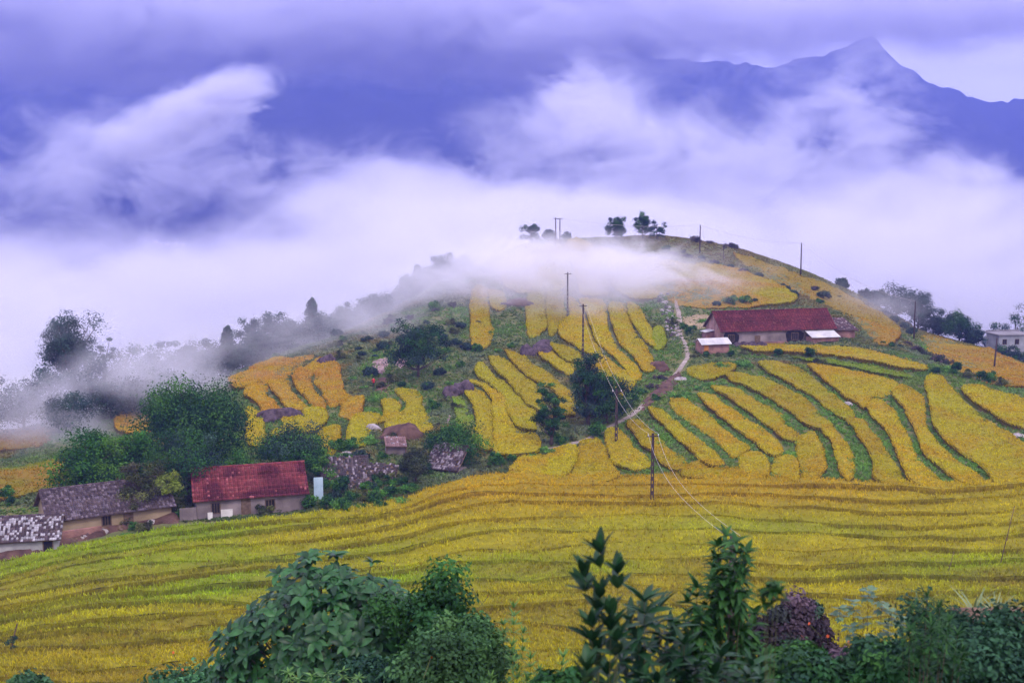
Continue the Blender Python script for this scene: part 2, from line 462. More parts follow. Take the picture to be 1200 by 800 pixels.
def colour_field(x, y, cols, seed, scale):
    """ripeness of the crop: patches of the given colours"""
    if callable(cols): return cols(x, y)
    cols = np.array(cols)
    t = np.clip((fbm(x / scale, y / scale, seed, 3) - 0.28) / 0.44, 0, 0.999) * (len(cols) - 1)
    i = t.astype(int); f = (t - i)[:, None]
    return cols[i] * (1 - f) + cols[np.minimum(i + 1, len(cols) - 1)] * f

def paddy(poly_px, cols, label, group, name='rice_paddy', crop=0.56, off=None, dens=5.0, hgt=0.26, wid=0.09, blades=5, step=0.9, world=None, seed=None, tint=1.0, smooth=2, skirt=0.2, infl=0.25, cscale=9.0):
    """one plot of standing rice: a raised crop body with its side of stems (shade painted in) and tufts of leaf and ear on top"""
    seed = seed or (len(POLYS) + 11)
    rng = np.random.default_rng(seed)
    if not callable(cols):
        g_ = max(0, rng.normal(.06, .12)); b_ = rng.uniform(.84, 1.08)
        cols = [(c * (1 - g_) + LIME * g_) * b_ for c in cols]
    near = world is not None
    if world is None:
        P = smooth_closed(poly_px, smooth)
        P = inflate(resample(P, 2.5), infl)
        tt_ = np.arange(len(P)) / 4.0
        P = P + rng.normal(0, 0.35, P.shape) + (np.stack([vnoise(tt_, tt_ * 0, seed), vnoise(tt_, tt_ * 0 + 5, seed)], -1) - .5) * 2.6
        world = np.array([hit(u, v, crop * 0.8) for u, v in P])
    world = resample(world, step)
    if off is None:
        # level the plot across its width: proud on the downhill side, cut in on the uphill side
        cen = world.mean(0); q = world - cen
        w_, e_ = np.linalg.eigh(q.T @ q); ax_ = e_[:, 1]
        s_ = q @ ax_; hb = height(world[:, 0], world[:, 1])
        cf_ = np.polyfit(s_, hb, 2 if len(s_) > 12 else 1)
        # downhill side of the plot, square to its length
        pr = np.array([-ax_[1], ax_[0]])
        g1 = np.mean(height(world[:, 0] + pr[0] * 3, world[:, 1] + pr[1] * 3) - height(world[:, 0] - pr[0] * 3, world[:, 1] - pr[1] * 3))
        dh = -pr * np.sign(g1); hw = max(1.0, np.percentile(np.abs(q @ dh), 80))
        def off(x, y):
            s1 = (x - cen[0]) * ax_[0] + (y - cen[1]) * ax_[1]
            c1 = ((x - cen[0]) * dh[0] + (y - cen[1]) * dh[1]) / hw
            return np.clip(-0.6 * (height(x, y) - np.polyval(cf_, np.clip(s1, s_.min(), s_.max()))), -0.28, 0.5) + 0.26 * np.clip(c1, -0.25, 1)
    area = 0.5 * abs(np.dot(world[:, 0], np.roll(world[:, 1], 1)) - np.dot(world[:, 1], np.roll(world[:, 0], 1)))
    POLYS.append(world)
    lo, hi = world.min(0), world.max(0)
    gx, gy = np.meshgrid(np.arange(lo[0], hi[0], step), np.arange(lo[1], hi[1], step))
    gx = gx.ravel() + rng.uniform(-.25, .25, gx.size) * step; gy = gy.ravel() + rng.uniform(-.25, .25, gy.size) * step
    k = in_poly(gx, gy, world)
    gx, gy = gx[k], gy[k]
    # keep interior samples away from the rim
    if len(gx):
        d = np.full(len(gx), 1e9)
        for bx, by in world[::1]:
            d = np.minimum(d, (gx - bx) ** 2 + (gy - by) ** 2)
        keep = d > (0.55 * step) ** 2
        gx, gy = gx[keep], gy[keep]
    nb = len(world)
    vs = [Vector((a, b)) for a, b in world] + [Vector((a, b)) for a, b in zip(gx, gy)]
    res = delaunay_2d_cdt(vs, [(i, (i + 1) % nb) for i in range(nb)], [], 1, 1e-4)
    rv = np.array([tuple(q) for q in res[0]]); rf = np.array([f for f in res[2] if len(f) == 3])
    if len(rf) == 0: return None
    # outward order
    a, b, c = rv[rf[:, 0]], rv[rf[:, 1]], rv[rf[:, 2]]
    cr = (b[:, 0] - a[:, 0]) * (c[:, 1] - a[:, 1]) - (b[:, 1] - a[:, 1]) * (c[:, 0] - a[:, 0])
    rf[cr < 0] = rf[cr < 0][:, ::-1]
    hz = height(rv[:, 0], rv[:, 1])
    o = off(rv[:, 0], rv[:, 1])
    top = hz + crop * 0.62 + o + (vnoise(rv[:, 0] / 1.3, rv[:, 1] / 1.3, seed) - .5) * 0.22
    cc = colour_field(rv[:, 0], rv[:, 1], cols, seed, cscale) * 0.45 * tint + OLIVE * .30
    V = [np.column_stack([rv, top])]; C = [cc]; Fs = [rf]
    # stems round the rim: crop colour darkened to paint in their shade
    wz = height(world[:, 0], world[:, 1]); wo = off(world[:, 0], world[:, 1])
    base = len(rv)
    ow = inflate(world, 0.45)
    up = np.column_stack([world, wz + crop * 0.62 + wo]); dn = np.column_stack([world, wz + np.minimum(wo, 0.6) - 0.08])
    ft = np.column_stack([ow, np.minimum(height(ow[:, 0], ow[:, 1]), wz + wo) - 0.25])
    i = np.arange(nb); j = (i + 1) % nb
    V += [up, dn, ft]; sc = colour_field(world[:, 0], world[:, 1], cols, seed, cscale) * skirt * tint + STEM_SHADE
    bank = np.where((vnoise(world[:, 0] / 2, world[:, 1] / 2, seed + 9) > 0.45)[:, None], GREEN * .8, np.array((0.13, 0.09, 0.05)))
    C += [sc, sc * .7 + STEM_SHADE * .2, bank]
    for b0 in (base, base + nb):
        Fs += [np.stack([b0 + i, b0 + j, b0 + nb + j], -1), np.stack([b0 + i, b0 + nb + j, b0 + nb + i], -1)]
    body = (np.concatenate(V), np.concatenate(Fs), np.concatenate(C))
    # leaves and ears
    nt_ = int(area * dens)
    tx = rng.uniform(lo[0], hi[0], nt_ * 4); ty = rng.uniform(lo[1], hi[1], nt_ * 4)
    k = in_poly(tx, ty, world); tx, ty = tx[k], ty[k]
    want = int(area * dens)
    tx, ty = tx[:want], ty[:want]
    per = resample(world, max(0.16, 0.55 / dens ** .5))
    per = per + rng.normal(0, 0.05, per.shape)
    pin = inflate(per, 0.07) + rng.normal(0, 0.05, per.shape)
    ax = np.concatenate([tx, per[:, 0], pin[:, 0]]); ay = np.concatenate([ty, per[:, 1], pin[:, 1]])
    ao = off(ax, ay)
    az = height(ax, ay) + ao + crop * 0.50
    hh = np.full(len(ax), hgt); hh[len(tx):] = hgt * .8 + crop * 0.35; az[len(tx):] -= crop * 0.40
    m2 = len(tx) + len(per); az[m2:] = height(ax[m2:], ay[m2:]) + np.minimum(ao[m2:], .5) - .05; hh[m2:] = crop * .6
    hh *= 0.75 + 0.5 * vnoise(ax / 2.0, ay / 2.0, seed + 5)
    tcx = colour_field(ax, ay, cols, seed, cscale) * tint
    tcx = tcx * rng.uniform(0.95, 1.3, (len(ax), 1))
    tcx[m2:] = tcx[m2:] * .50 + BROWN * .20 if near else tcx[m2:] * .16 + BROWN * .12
    brown = rng.uniform(0, 1, len(ax)) < 0.09
    tcx[brown] = tcx[brown] * 0.4 + BROWN * 0.55
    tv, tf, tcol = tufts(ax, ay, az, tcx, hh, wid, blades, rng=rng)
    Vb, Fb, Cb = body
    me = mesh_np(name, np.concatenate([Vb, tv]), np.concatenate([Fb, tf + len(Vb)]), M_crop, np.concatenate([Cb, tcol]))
    me.materials.append(M_rice)
    mi = np.zeros(len(me.polygons), np.int32); mi[len(Fb):] = 1
    me.polygons.foreach_set('material_index', mi)
    ob = link(name, me)
    tag(ob, label, 'rice paddy', group)
    return ob

HILL = [GOLD, YEL, GOLD, YEL]
HILLY = [YEL * .5 + GOLD * .5, YEL, YEL * .7 + GOLD * .3, GOLD]
ORG = [OCHRE, GOLD, OCHRE]
G_C = 'rice terraces stepping up the misty hill above the gully'
L_C = 'narrow curving golden rice terrace above the two gully trees'
G_R = 'rice terraces below the long brick house'
L_R = 'golden rice strip slanting down below the long brick farmhouse'
G_L = 'orange terraces on the left spur'
L_L = 'small orange ripe rice plot on the spur behind the red roofed house'
G_U = 'mist veiled terraces near the hilltop'
L_U = 'pale rice strip veiled by mist just under the hilltop'
CENTRE = [
 [(545,454),(552,452),(567,462),(575,475),(577,490),(579,520),(567,527),(561,520),(560,502),(559,480),(552,467)],
 [(551,446),(562,445),(575,455),(589,465),(592,480),(600,492),(610,502),(627,508),(632,520),(622,530),(585,532),(581,520),(582,502),(579,477),(576,465),(565,452)],
 [(559,426),(567,424),(575,435),(595,450),(610,462),(622,475),(626,490),(627,500),(612,500),(601,490),(596,475),(590,460),(572,447),(559,437)],
 [(575,420),(590,419),(612,437),(630,452),(634,467),(640,482),(630,478),(620,472),(602,452),(582,432)],
 [(594,411),(610,415),(625,427),(650,442),(670,462),(673,484),(660,484),(655,465),(645,452),(622,442),(605,427)],
 [(629,410),(640,407),(655,417),(672,426),(668,438),(655,432)],
 [(645,402),(662,404),(676,412),(680,424),(666,421)],
 [(666,345),(680,360),(692,392),(710,417),(722,427),(742,444),(737,455),(725,442),(712,430),(702,421),(690,412),(670,402),(655,390),(662,377),(669,367)],
 [(682,350),(690,372),(700,397),(715,412),(730,425),(742,442),(750,440),(745,427),(732,417),(722,405),(712,387),(709,362),(703,348)],
 [(717,355),(732,354),(737,377),(750,395),(760,410),(766,427),(762,433),(752,430),(742,415),(730,402),(720,385),(716,370)],
 [(737,354),(747,360),(757,374),(763,392),(766,406),(755,395),(745,380),(738,368)],
 [(555,342),(570,340),(571,372),(576,387),(571,402),(555,405)],
 [(574,342),(590,342),(591,357),(579,362)],
 [(620,342),(637,340),(637,360),(640,380),(637,386),(620,390)],
 [(642,342),(657,340),(660,362),(664,367),(653,385),(645,389)],
 [(690,428),(706,428),(718,444),(728,458),(722,470),(708,450)],
]
UPPER = [
 [(590,306),(625,293),(634,337),(596,338)],
 [(632,291),(655,286),(668,310),(662,337),(640,337)],
 [(662,285),(690,283),(705,305),(713,340),(704,345),(684,346),(675,320)],
 [(700,288),(735,300),(760,325),(772,345),(752,352),(730,345),(716,330)],
]
RIGHT = [
 [(808,427),(832,425),(860,426),(855,436),(832,444),(814,440),(808,435)],
 [(760,479),(770,477),(785,487),(810,507),(835,527),(847,540),(832,545),(822,540),(805,523),(787,506),(770,491)],
 [(786,467),(797,466),(815,477),(842,500),(857,512),(875,522),(877,527),(857,533),(855,528),(835,511),(810,493),(790,476)],
 [(819,461),(835,462),(852,475),(880,490),(905,510),(917,527),(907,533),(895,526),(877,511),(855,496),(832,478)],
 [(835,454),(857,452),(885,467),(915,482),(920,495),(935,507),(932,515),(917,511),(900,498),(880,483),(857,468)],
 [(852,437),(870,436),(900,442),(925,455),(950,472),(962,487),(975,497),(957,501),(940,493),(927,483),(910,471),(887,458),(860,446)],
 [(890,425),(910,423),(930,427),(950,440),(972,457),(990,472),(1001,485),(990,490),(972,479),(950,463),(930,451),(905,438)],
 [(948,427),(968,427),(998,433),(1034,440),(1052,447),(1040,462),(1020,463),(1016,478),(1002,470),(985,460),(968,446)],
 [(991,489),(1010,489),(1020,502),(1039,526),(1055,552),(1058,564),(1027,564),(1026,547),(1020,528),(1003,504)],
 [(1017,476),(1024,466),(1036,467),(1051,485),(1064,514),(1078,538),(1104,564),(1090,570),(1066,562),(1053,530),(1039,504),(1024,487)],
 [(1056,450),(1072,455),(1082,469),(1084,495),(1094,512),(1115,533),(1139,549),(1152,566),(1144,568),(1122,562),(1102,546),(1083,528),(1074,504),(1062,481),(1047,462)],
 [(1086,443),(1100,439),(1115,450),(1132,471),(1155,488),(1179,505),(1200,517),(1230,530),(1230,552),(1200,556),(1172,566),(1163,564),(1153,547),(1134,535),(1110,519),(1095,500),(1091,471)],
 [(1129,453),(1148,450),(1172,457),(1200,464),(1230,472),(1230,512),(1200,503),(1181,496),(1157,480),(1134,465)],
 [(935,512),(952,506),(962,525),(965,552),(945,562),(938,545)],
 [(963,501),(975,498),(987,514),(998,533),(1001,549),(993,563),(986,552),(982,535),(975,516)],
 [(870,531),(885,528),(898,537),(900,554),(885,561),(868,550)],
 [(908,535),(922,532),(933,542),(936,560),(915,566),(905,550)],
 [(711,502),(725,501),(736,514),(749,528),(761,538),(762,544),(745,548),(730,547),(718,540),(712,522)],
 [(736,493),(749,490),(760,499),(772,511),(784,525),(805,540),(809,546),(790,551),(782,545),(775,541),(766,530),(752,520),(743,508)],
 [(680,516),(692,512),(704,516),(711,537),(722,561),(665,561),(672,545)],
 [(645,526),(675,522),(670,547),(660,558),(637,560),(642,545)],
 [(612,537),(639,532),(640,546),(632,557),(590,560),(600,550)],
 [(818,540),(845,546),(862,545),(875,560),(820,562),(800,556)],
]
LEFT = [
 [(269,448),(303,430),(331,419),(364,413),(368,415),(351,424),(344,432),(338,440),(320,445),(300,446),(280,455)],
 [(286,463),(295,449),(314,447),(313,461),(323,471),(331,480),(316,486),(308,480),(301,471)],
 [(318,447),(336,444),(340,456),(351,467),(360,475),(351,478),(338,478),(329,467),(321,458)],
 [(344,441),(362,428),(375,416),(374,428),(364,439),(366,454),(379,469),(380,477),(370,477),(360,465),(347,452)],
 [(370,441),(377,427),(394,425),(399,443),(402,458),(412,465),(424,467),(425,478),(416,489),(399,486),(401,478),(402,471),(390,475),(385,471),(383,465),(375,454)],
 [(355,476),(368,475),(383,484),(379,497),(364,506),(347,504),(318,508),(320,502),(334,495),(331,487),(342,482),(358,487)],
 [(376,500),(396,499),(398,517),(390,532),(381,530),(377,513)],
 [(416,487),(427,481),(440,482),(444,489),(433,504),(425,519),(409,518),(409,504)],
 [(448,471),(461,468),(469,474),(466,484),(474,482),(477,469),(463,456),(479,454),(494,463),(494,474),(504,491),(500,504),(468,506),(455,506),(453,493),(442,497),(451,484)],
 [(290,478),(303,480),(308,487),(308,517),(292,519)],
]
LAB_C = {1: 'lowest and broadest yellow terrace beside the slender dark tree', 11: 'isolated upright golden strip left of the reddish mound', 12: 'short golden strip touching the reddish mound', 7: 'golden terrace holding the pole behind the tall ragged tree', 8: 'long golden terrace right of the hill pole', 9: 'golden terrace second from the lime green plot', 10: 'narrow golden terrace next to the lime green plot', 15: 'small yellow plot right of the tall ragged tree'}
LAB_R = {0: 'small golden plot between the brick shed and the footpath bend', 17: 'golden paddy holding the ladder pole beside the footpath', 11: 'largest golden paddy, under the flat pale rock', 12: 'golden paddy above the flat pale rock', 7: 'broad golden plot just under the green grass strip', 6: 'golden strip ending at the grey stone', 18: 'golden strip next to the paddy with the ladder pole', 21: 'small golden plot at the foot of the roadside bushes'}
LAB_L = {0: 'misty orange field on top of the left spur', 8: 'curled yellow plot with a notch below the person in red', 7: 'rounded yellow plot beside the pale pink slab', 6: 'small yellow plot above the bright green bush', 4: 'orange terrace under the dark crowning rock', 9: 'yellow plot against the big dark green tree'}
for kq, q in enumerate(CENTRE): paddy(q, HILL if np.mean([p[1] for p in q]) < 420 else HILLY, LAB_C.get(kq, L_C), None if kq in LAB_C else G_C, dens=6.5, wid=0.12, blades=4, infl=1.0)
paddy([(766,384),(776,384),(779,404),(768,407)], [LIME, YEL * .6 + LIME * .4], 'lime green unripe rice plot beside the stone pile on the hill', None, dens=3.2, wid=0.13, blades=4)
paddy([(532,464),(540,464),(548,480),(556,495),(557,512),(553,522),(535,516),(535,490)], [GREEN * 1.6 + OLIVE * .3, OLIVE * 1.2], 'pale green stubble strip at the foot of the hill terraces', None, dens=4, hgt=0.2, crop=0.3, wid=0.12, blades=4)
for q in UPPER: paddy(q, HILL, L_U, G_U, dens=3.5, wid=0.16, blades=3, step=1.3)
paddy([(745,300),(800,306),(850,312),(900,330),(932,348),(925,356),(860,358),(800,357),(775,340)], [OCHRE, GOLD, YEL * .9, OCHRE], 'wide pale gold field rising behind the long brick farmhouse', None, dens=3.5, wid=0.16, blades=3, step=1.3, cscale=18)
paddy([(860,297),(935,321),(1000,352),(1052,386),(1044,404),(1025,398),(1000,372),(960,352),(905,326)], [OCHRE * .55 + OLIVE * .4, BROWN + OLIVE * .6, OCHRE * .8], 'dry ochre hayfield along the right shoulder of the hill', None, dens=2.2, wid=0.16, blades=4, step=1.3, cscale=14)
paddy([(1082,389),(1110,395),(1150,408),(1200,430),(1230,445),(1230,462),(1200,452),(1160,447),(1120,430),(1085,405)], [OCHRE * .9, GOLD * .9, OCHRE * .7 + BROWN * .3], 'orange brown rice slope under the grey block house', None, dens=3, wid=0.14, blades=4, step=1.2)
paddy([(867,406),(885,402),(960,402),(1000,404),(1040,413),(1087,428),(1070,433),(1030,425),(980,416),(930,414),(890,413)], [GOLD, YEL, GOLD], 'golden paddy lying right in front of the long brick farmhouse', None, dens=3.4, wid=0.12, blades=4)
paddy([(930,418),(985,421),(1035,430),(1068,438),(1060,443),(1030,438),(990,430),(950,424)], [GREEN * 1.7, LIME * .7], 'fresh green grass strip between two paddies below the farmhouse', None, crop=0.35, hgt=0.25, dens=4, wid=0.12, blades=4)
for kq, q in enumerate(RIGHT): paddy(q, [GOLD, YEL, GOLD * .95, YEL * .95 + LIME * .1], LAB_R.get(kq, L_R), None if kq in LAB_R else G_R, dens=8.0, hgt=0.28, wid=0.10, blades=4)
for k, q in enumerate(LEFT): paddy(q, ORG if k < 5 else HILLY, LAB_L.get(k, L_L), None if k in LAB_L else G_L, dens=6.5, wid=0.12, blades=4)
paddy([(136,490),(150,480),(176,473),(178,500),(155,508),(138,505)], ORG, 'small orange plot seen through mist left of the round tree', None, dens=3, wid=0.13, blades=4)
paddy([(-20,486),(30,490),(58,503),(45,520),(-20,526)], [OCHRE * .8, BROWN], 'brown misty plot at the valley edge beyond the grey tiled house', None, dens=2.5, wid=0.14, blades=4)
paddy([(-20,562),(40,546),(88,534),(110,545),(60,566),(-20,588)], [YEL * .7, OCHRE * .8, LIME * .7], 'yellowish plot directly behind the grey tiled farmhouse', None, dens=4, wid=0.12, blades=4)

# the wide field below: long terraces, one above the other
us = np.array([-160, 0, 100, 205, 300, 400, 480, 500, 560, 610, 660, 720, 800, 850, 900, 960, 1020, 1100, 1160, 1210, 1360], float)
c_top = np.array([690, 657, 634, 614, 605, 595, 582, 571, 555, 554, 556, 556, 553, 552, 556, 557, 560, 562, 560, 554, 552], float)
c_bot = np.interp(us, [-160, 0, 300, 600, 900, 1200, 1360], [838, 836, 832, 838, 836, 834, 836])
NB = 15
frac = np.array([0, .045, .09, .14, .19, .245, .30, .36, .425, .495, .57, .65, .73, .815, .905, 1.0])
curves = []
for k in range(NB + 1):
    c = c_top + (c_bot - c_top) * frac[k]
    if 0 < k < NB:
        c = c + (fbm(us / 150.0, us * 0 + k * 0.5, 40, 3) - .5) * 36 * (0.35 + frac[k]) * np.clip(np.minimum(k, NB - k) / 2, 0, 1)
    uf = np.arange(-160, 1361, 8.0)
    cf = np.interp(uf, us, c) + (vnoise(uf / 26.0, uf * 0 + k * 3.3, 77) - .5) * 4.0 * (0 < k < NB)
    ker = np.hanning(7); ker /= ker.sum()
    cf = np.convolve(np.pad(cf, 3, 'edge'), ker, 'valid')
    curves.append(np.array([hit(a, b, 0.5) for a, b in zip(uf, cf)]))
def sstep(a, b, x):
    t = np.clip((x - a) / (b - a), 0, 1); return t * t * (3 - 2 * t)
def near_colour(k):
    def f(x, y):
        # unripe towards the farm on the left, fully ripe below the footpath, browner nearer
        n1 = fbm(x / 9.0, y / 6.0, 400 + k, 3); n2 = fbm(x / 2.6, y / 1.6, 430 + k, 3); n3 = fbm(x / 22.0, y / 14.0, 470, 3)
        green = np.clip(sstep(-2, -46, x) * sstep(97, 119, y) * 1.1 + (n3 - .5) * 1.6 + 0.16 + 0.22 * np.sin(k * 2.1), 0, 1)
        gold = sstep(-20, -4, x) * sstep(120, 136, y) * (1 - .5 * sstep(26, 54, x))
        br = np.clip(sstep(129, 105, y) * .28 + (n1 - .5) * 1.4 * sstep(129, 112, y), 0, .7)
        c = (YEL * .62 + GOLD * .16 + LIME * .25)[None] * (1 - green[:, None]) + (LIME * 1.05 + GREEN * .1)[None] * green[:, None]
        c = c * (1 - gold[:, None]) + (GOLD * .95)[None] * gold[:, None]
        c = c * (1 - br[:, None]) + (BROWN * .75 + OLIVE * .75)[None] * br[:, None]
        return c * (0.62 + 0.70 * n2)[:, None]
    return f
for k in range(NB):
    back, front = curves[k], curves[k + 1]
    front = front + np.array([0, 0.12])
    def off(x, y, back=back, front=front, k=k):
        # level shelf: deep at the back, proud at the front edge
        ax_ = x / np.maximum(y, 1)
        yb = np.interp(ax_, back[:, 0] / back[:, 1], back[:, 1]); yf = np.interp(ax_, front[:, 0] / front[:, 1], front[:, 1])
        t = np.clip((y - yf) / np.maximum(yb - yf, 0.3), 0, 1)
        st = np.clip(vnoise(x / 13.0, y * 0 + k * 2.37, 17) * 2.0 - .5, 0, 1)
        return (0.33 - 0.60 * t) * (.08 + .92 * st) - 0.05
    wp = np.concatenate([back, front[::-1]])
    n_ = NB - 1 - k
    where = 'along the shrubs at the near rim' if n_ < 3 else 'along the farmyard and footpath rim' if k < 3 else 'in the middle'
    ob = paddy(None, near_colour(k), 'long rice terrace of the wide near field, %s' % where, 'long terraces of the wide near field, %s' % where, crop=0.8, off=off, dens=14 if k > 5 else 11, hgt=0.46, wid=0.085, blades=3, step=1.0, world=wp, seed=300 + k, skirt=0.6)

# ------------------------------------------------------------------ weeds on banks and slopes
M_grass = pmat('bank_grass', (1, 1, 1), 0.8, None, attr='tint', spec=0.1, trans=0.3)
occ = np.zeros(MX.shape, bool)
for P in POLYS:
    lo, hi = P.min(0), P.max(0)
    i0, i1 = np.searchsorted(GX, [lo[0], hi[0]]); j0, j1 = np.searchsorted(GY, [lo[1], hi[1]])
    i0 = max(i0 - 1, 0); j0 = max(j0 - 1, 0)
    sx, sy = MX[j0:j1 + 1, i0:i1 + 1], MY[j0:j1 + 1, i0:i1 + 1]
    occ[j0:j1 + 1, i0:i1 + 1] |= in_poly(sx.ravel(), sy.ravel(), P).reshape(sx.shape)
def free(x, y):
    i = np.clip(((x - GX[0]) / 1.25 + .5).astype(int), 0, len(GX) - 1); j = np.clip(((y - GY[0]) / 1.25 + .5).astype(int), 0, len(GY) - 1)
    return ~occ[j, i]
PATH_PX = [(792,352),(796,372),(797,392),(804,404),(806,418),(797,432),(780,452),(760,470),(740,487),(715,500),(690,514),(660,523),(636,528)]
PATH = np.array([hit(u, v) for u, v in resample(PATH_PX, 4, closed=False)])
def path_d(x, y):
    d = np.full(len(x), 1e9)
    for px_, py_ in PATH: d = np.minimum(d, (x - px_) ** 2 + (y - py_) ** 2)
    return np.sqrt(d)
DG = np.array((0.075, 0.12, 0.04)); MG = np.array((0.11, 0.17, 0.05)); BG = np.array((0.12, 0.26, 0.03)); DRY = np.array((0.24, 0.17, 0.06)); PUR = np.array((0.10, 0.06, 0.07)); SAGE = np.array((0.16, 0.19, 0.11))
r2 = np.random.default_rng(99)
yy = 128 + (330 - 128) * r2.uniform(0, 1, 150000) ** 1.15
xx = r2.uniform(-0.47, 0.47, len(yy)) * yy
k = free(xx, yy); xx, yy = xx[k], yy[k]
k = path_d(xx, yy) > 0.9; xx, yy = xx[k], yy[k]
t1 = fbm(xx / 16, yy / 16, 61, 3)[:, None]; t2 = fbm(xx / 5, yy / 5, 71, 3)[:, None]
gc = np.where(t1 > 0.5, MG, DG) * (1 - np.clip(t2 * 2 - .7, 0, 1)) + np.where(t1 > 0.56, BG, np.where(t1 > 0.44, SAGE, DRY)) * np.clip(t2 * 2 - .7, 0, 1)
# fresher grass on the banks of the right hand terraces, dry scrub on the shoulder
fr = ((xx > yy * .06) & (yy < 200))[:, None]
gc = np.where(fr, gc * .45 + BG * .6, gc)
dr = ((yy > 248) & (xx > yy * .027))[:, None]
gc = np.where(dr, gc * .4 + DRY * .55, gc)
hh = 0.22 + 0.4 * t2[:, 0] * (yy > 135)
tv, tf, tcol = tufts(xx, yy, height(xx, yy) - 0.05, gc, hh, 0.16 + yy / 2600, 4, lean=0.8, rng=r2)
grass = link('bank_grass', mesh_np('bank_grass', tv, tf, M_grass, tcol))
tag(grass, 'green grass and weeds on the terrace banks', 'grass', kind='stuff')

# footpath climbing past the shed
M_path = pmat('trodden_earth', (0.17, 0.13, 0.115), 0.95, (0.36, 0.30, 0.28), 0.9, 0.05, bump=0.4)
pw = resample(PATH, 1.0, closed=False)
tng = np.gradient(pw, axis=0); tng /= np.linalg.norm(tng, axis=1)[:, None] + 1e-9
nrm = np.stack([-tng[:, 1], tng[:, 0]], -1)
cols_ = []
for s in (-1, -.4, .4, 1):
    w = 0.26 + 0.22 * vnoise(np.arange(len(pw)) / 3.0, np.zeros(len(pw)) + s, 8)
    q = pw + nrm * (s * w)[:, None]
    cols_.append(np.column_stack([q, height(q[:, 0], q[:, 1]) + 0.10 - 0.06 * abs(s)]))
V = np.stack(cols_, 1); npth = len(pw)
ix = np.arange(npth * 4).reshape(npth, 4)
pf = np.concatenate([np.stack([ix[:-1, k], ix[:-1, k + 1], ix[1:, k + 1], ix[1:, k]], -1) for k in range(3)])
tag(link('footpath', mesh_np('footpath', V.reshape(-1, 3), pf, M_path, smooth=True)), kind='structure')
# ------------------------------------------------------------------ small solid shapes
def boxv(cx, cy_, cz, sx, sy, sz):
    """box centred on cx, cy standing on cz"""
    x0, x1, y0, y1, z0, z1 = cx - sx / 2, cx + sx / 2, cy_ - sy / 2, cy_ + sy / 2, cz, cz + sz
    V = np.array([(x0, y0, z0), (x1, y0, z0), (x1, y1, z0), (x0, y1, z0), (x0, y0, z1), (x1, y0, z1), (x1, y1, z1), (x0, y1, z1)], float)
    return V, BOXF
BOXF = [(0, 3, 2, 1), (4, 5, 6, 7), (0, 1, 5, 4), (1, 2, 6, 5), (2, 3, 7, 6), (3, 0, 4, 7)]
def hexa(pts8):
    return np.array(pts8, float), BOXF
def merge(parts):
    Vs, Fs, o = [], [], 0
    for V, Fc in parts:
        Vs.append(np.asarray(V, float)); Fs += [tuple(int(i) + o for i in f) for f in Fc]; o += len(V)
    return np.concatenate(Vs), Fs
def tube(pts, r, sides=6, r2=None, cap=True):
    pts = np.asarray(pts, float); n = len(pts)
    rr = np.linspace(r, r if r2 is None else r2, n) if np.isscalar(r) else np.asarray(r)
    T = np.gradient(pts, axis=0); T /= np.linalg.norm(T, axis=1)[:, None] + 1e-12
    up = np.where(np.abs(T[:, 2:3]) > 0.9, np.array([[1.0, 0, 0]]), np.array([[0, 0, 1.0]]))
    A_ = np.cross(T, up); A_ /= np.linalg.norm(A_, axis=1)[:, None] + 1e-12
    B_ = np.cross(T, A_)
    th = np.linspace(0, 2 * np.pi, sides, endpoint=False)
    V = pts[:, None] + rr[:, None, None] * (np.cos(th)[None, :, None] * A_[:, None] + np.sin(th)[None, :, None] * B_[:, None])
    V = V.reshape(-1, 3)
    Fs = []
    for i in range(n - 1):
        for k in range(sides):
            k2 = (k + 1) % sides
            Fs.append((i * sides + k, i * sides + k2, (i + 1) * sides + k2, (i + 1) * sides + k))
    if cap:
        Fs.append(tuple(range(sides))[::-1]); Fs.append(tuple(range((n - 1) * sides, n * sides)))
    return V, Fs
def part(name, VF, mat, parent=None, smooth=False, colors=None, **kw):
    V, Fc = VF
    return link(name, mesh_np(name, V, Fc, mat, colors=colors, smooth=smooth), parent, **kw)

# ------------------------------------------------------------------ trees
M_leaf = pmat('tree_leaf', (1, 1, 1), 0.65, None, attr='tint', spec=0.12, trans=0.18)
M_bark = pmat('bark', (0.05, 0.035, 0.03), 0.95, (0.12, 0.09, 0.08), 6.0, 0.1, bump=0.5)
def leaf_quads(P, Nrm, size, col, rng, aspect=0.55):
    """leaf blades (folded rhombs) at points P, facing roughly along Nrm"""
    m = len(P)
    a = rng.normal(size=(m, 3)); T = np.cross(Nrm, a); T /= np.linalg.norm(T, axis=1)[:, None] + 1e-9
    B = np.cross(Nrm, T)
    s = (np.broadcast_to(size, m) * rng.uniform(0.7, 1.3, m))[:, None]
    V = np.empty((m, 4, 3), np.float32)
    V[:, 0] = P - T * s * .5
    V[:, 1] = P + B * s * aspect * .5 + Nrm * s * .10
    V[:, 2] = P + T * s * .5 - Nrm * s * .12
    V[:, 3] = P - B * s * aspect * .5 + Nrm * s * .10
    i = np.arange(m * 4).reshape(m, 4)
    Fc = np.concatenate([i[:, [0, 1, 2]], i[:, [0, 2, 3]]])
    C = np.repeat((col * rng.uniform(0.8, 1.25, (m, 1)))[:, None], 4, 1)
    return V.reshape(-1, 3), Fc, C.reshape(-1, 3)
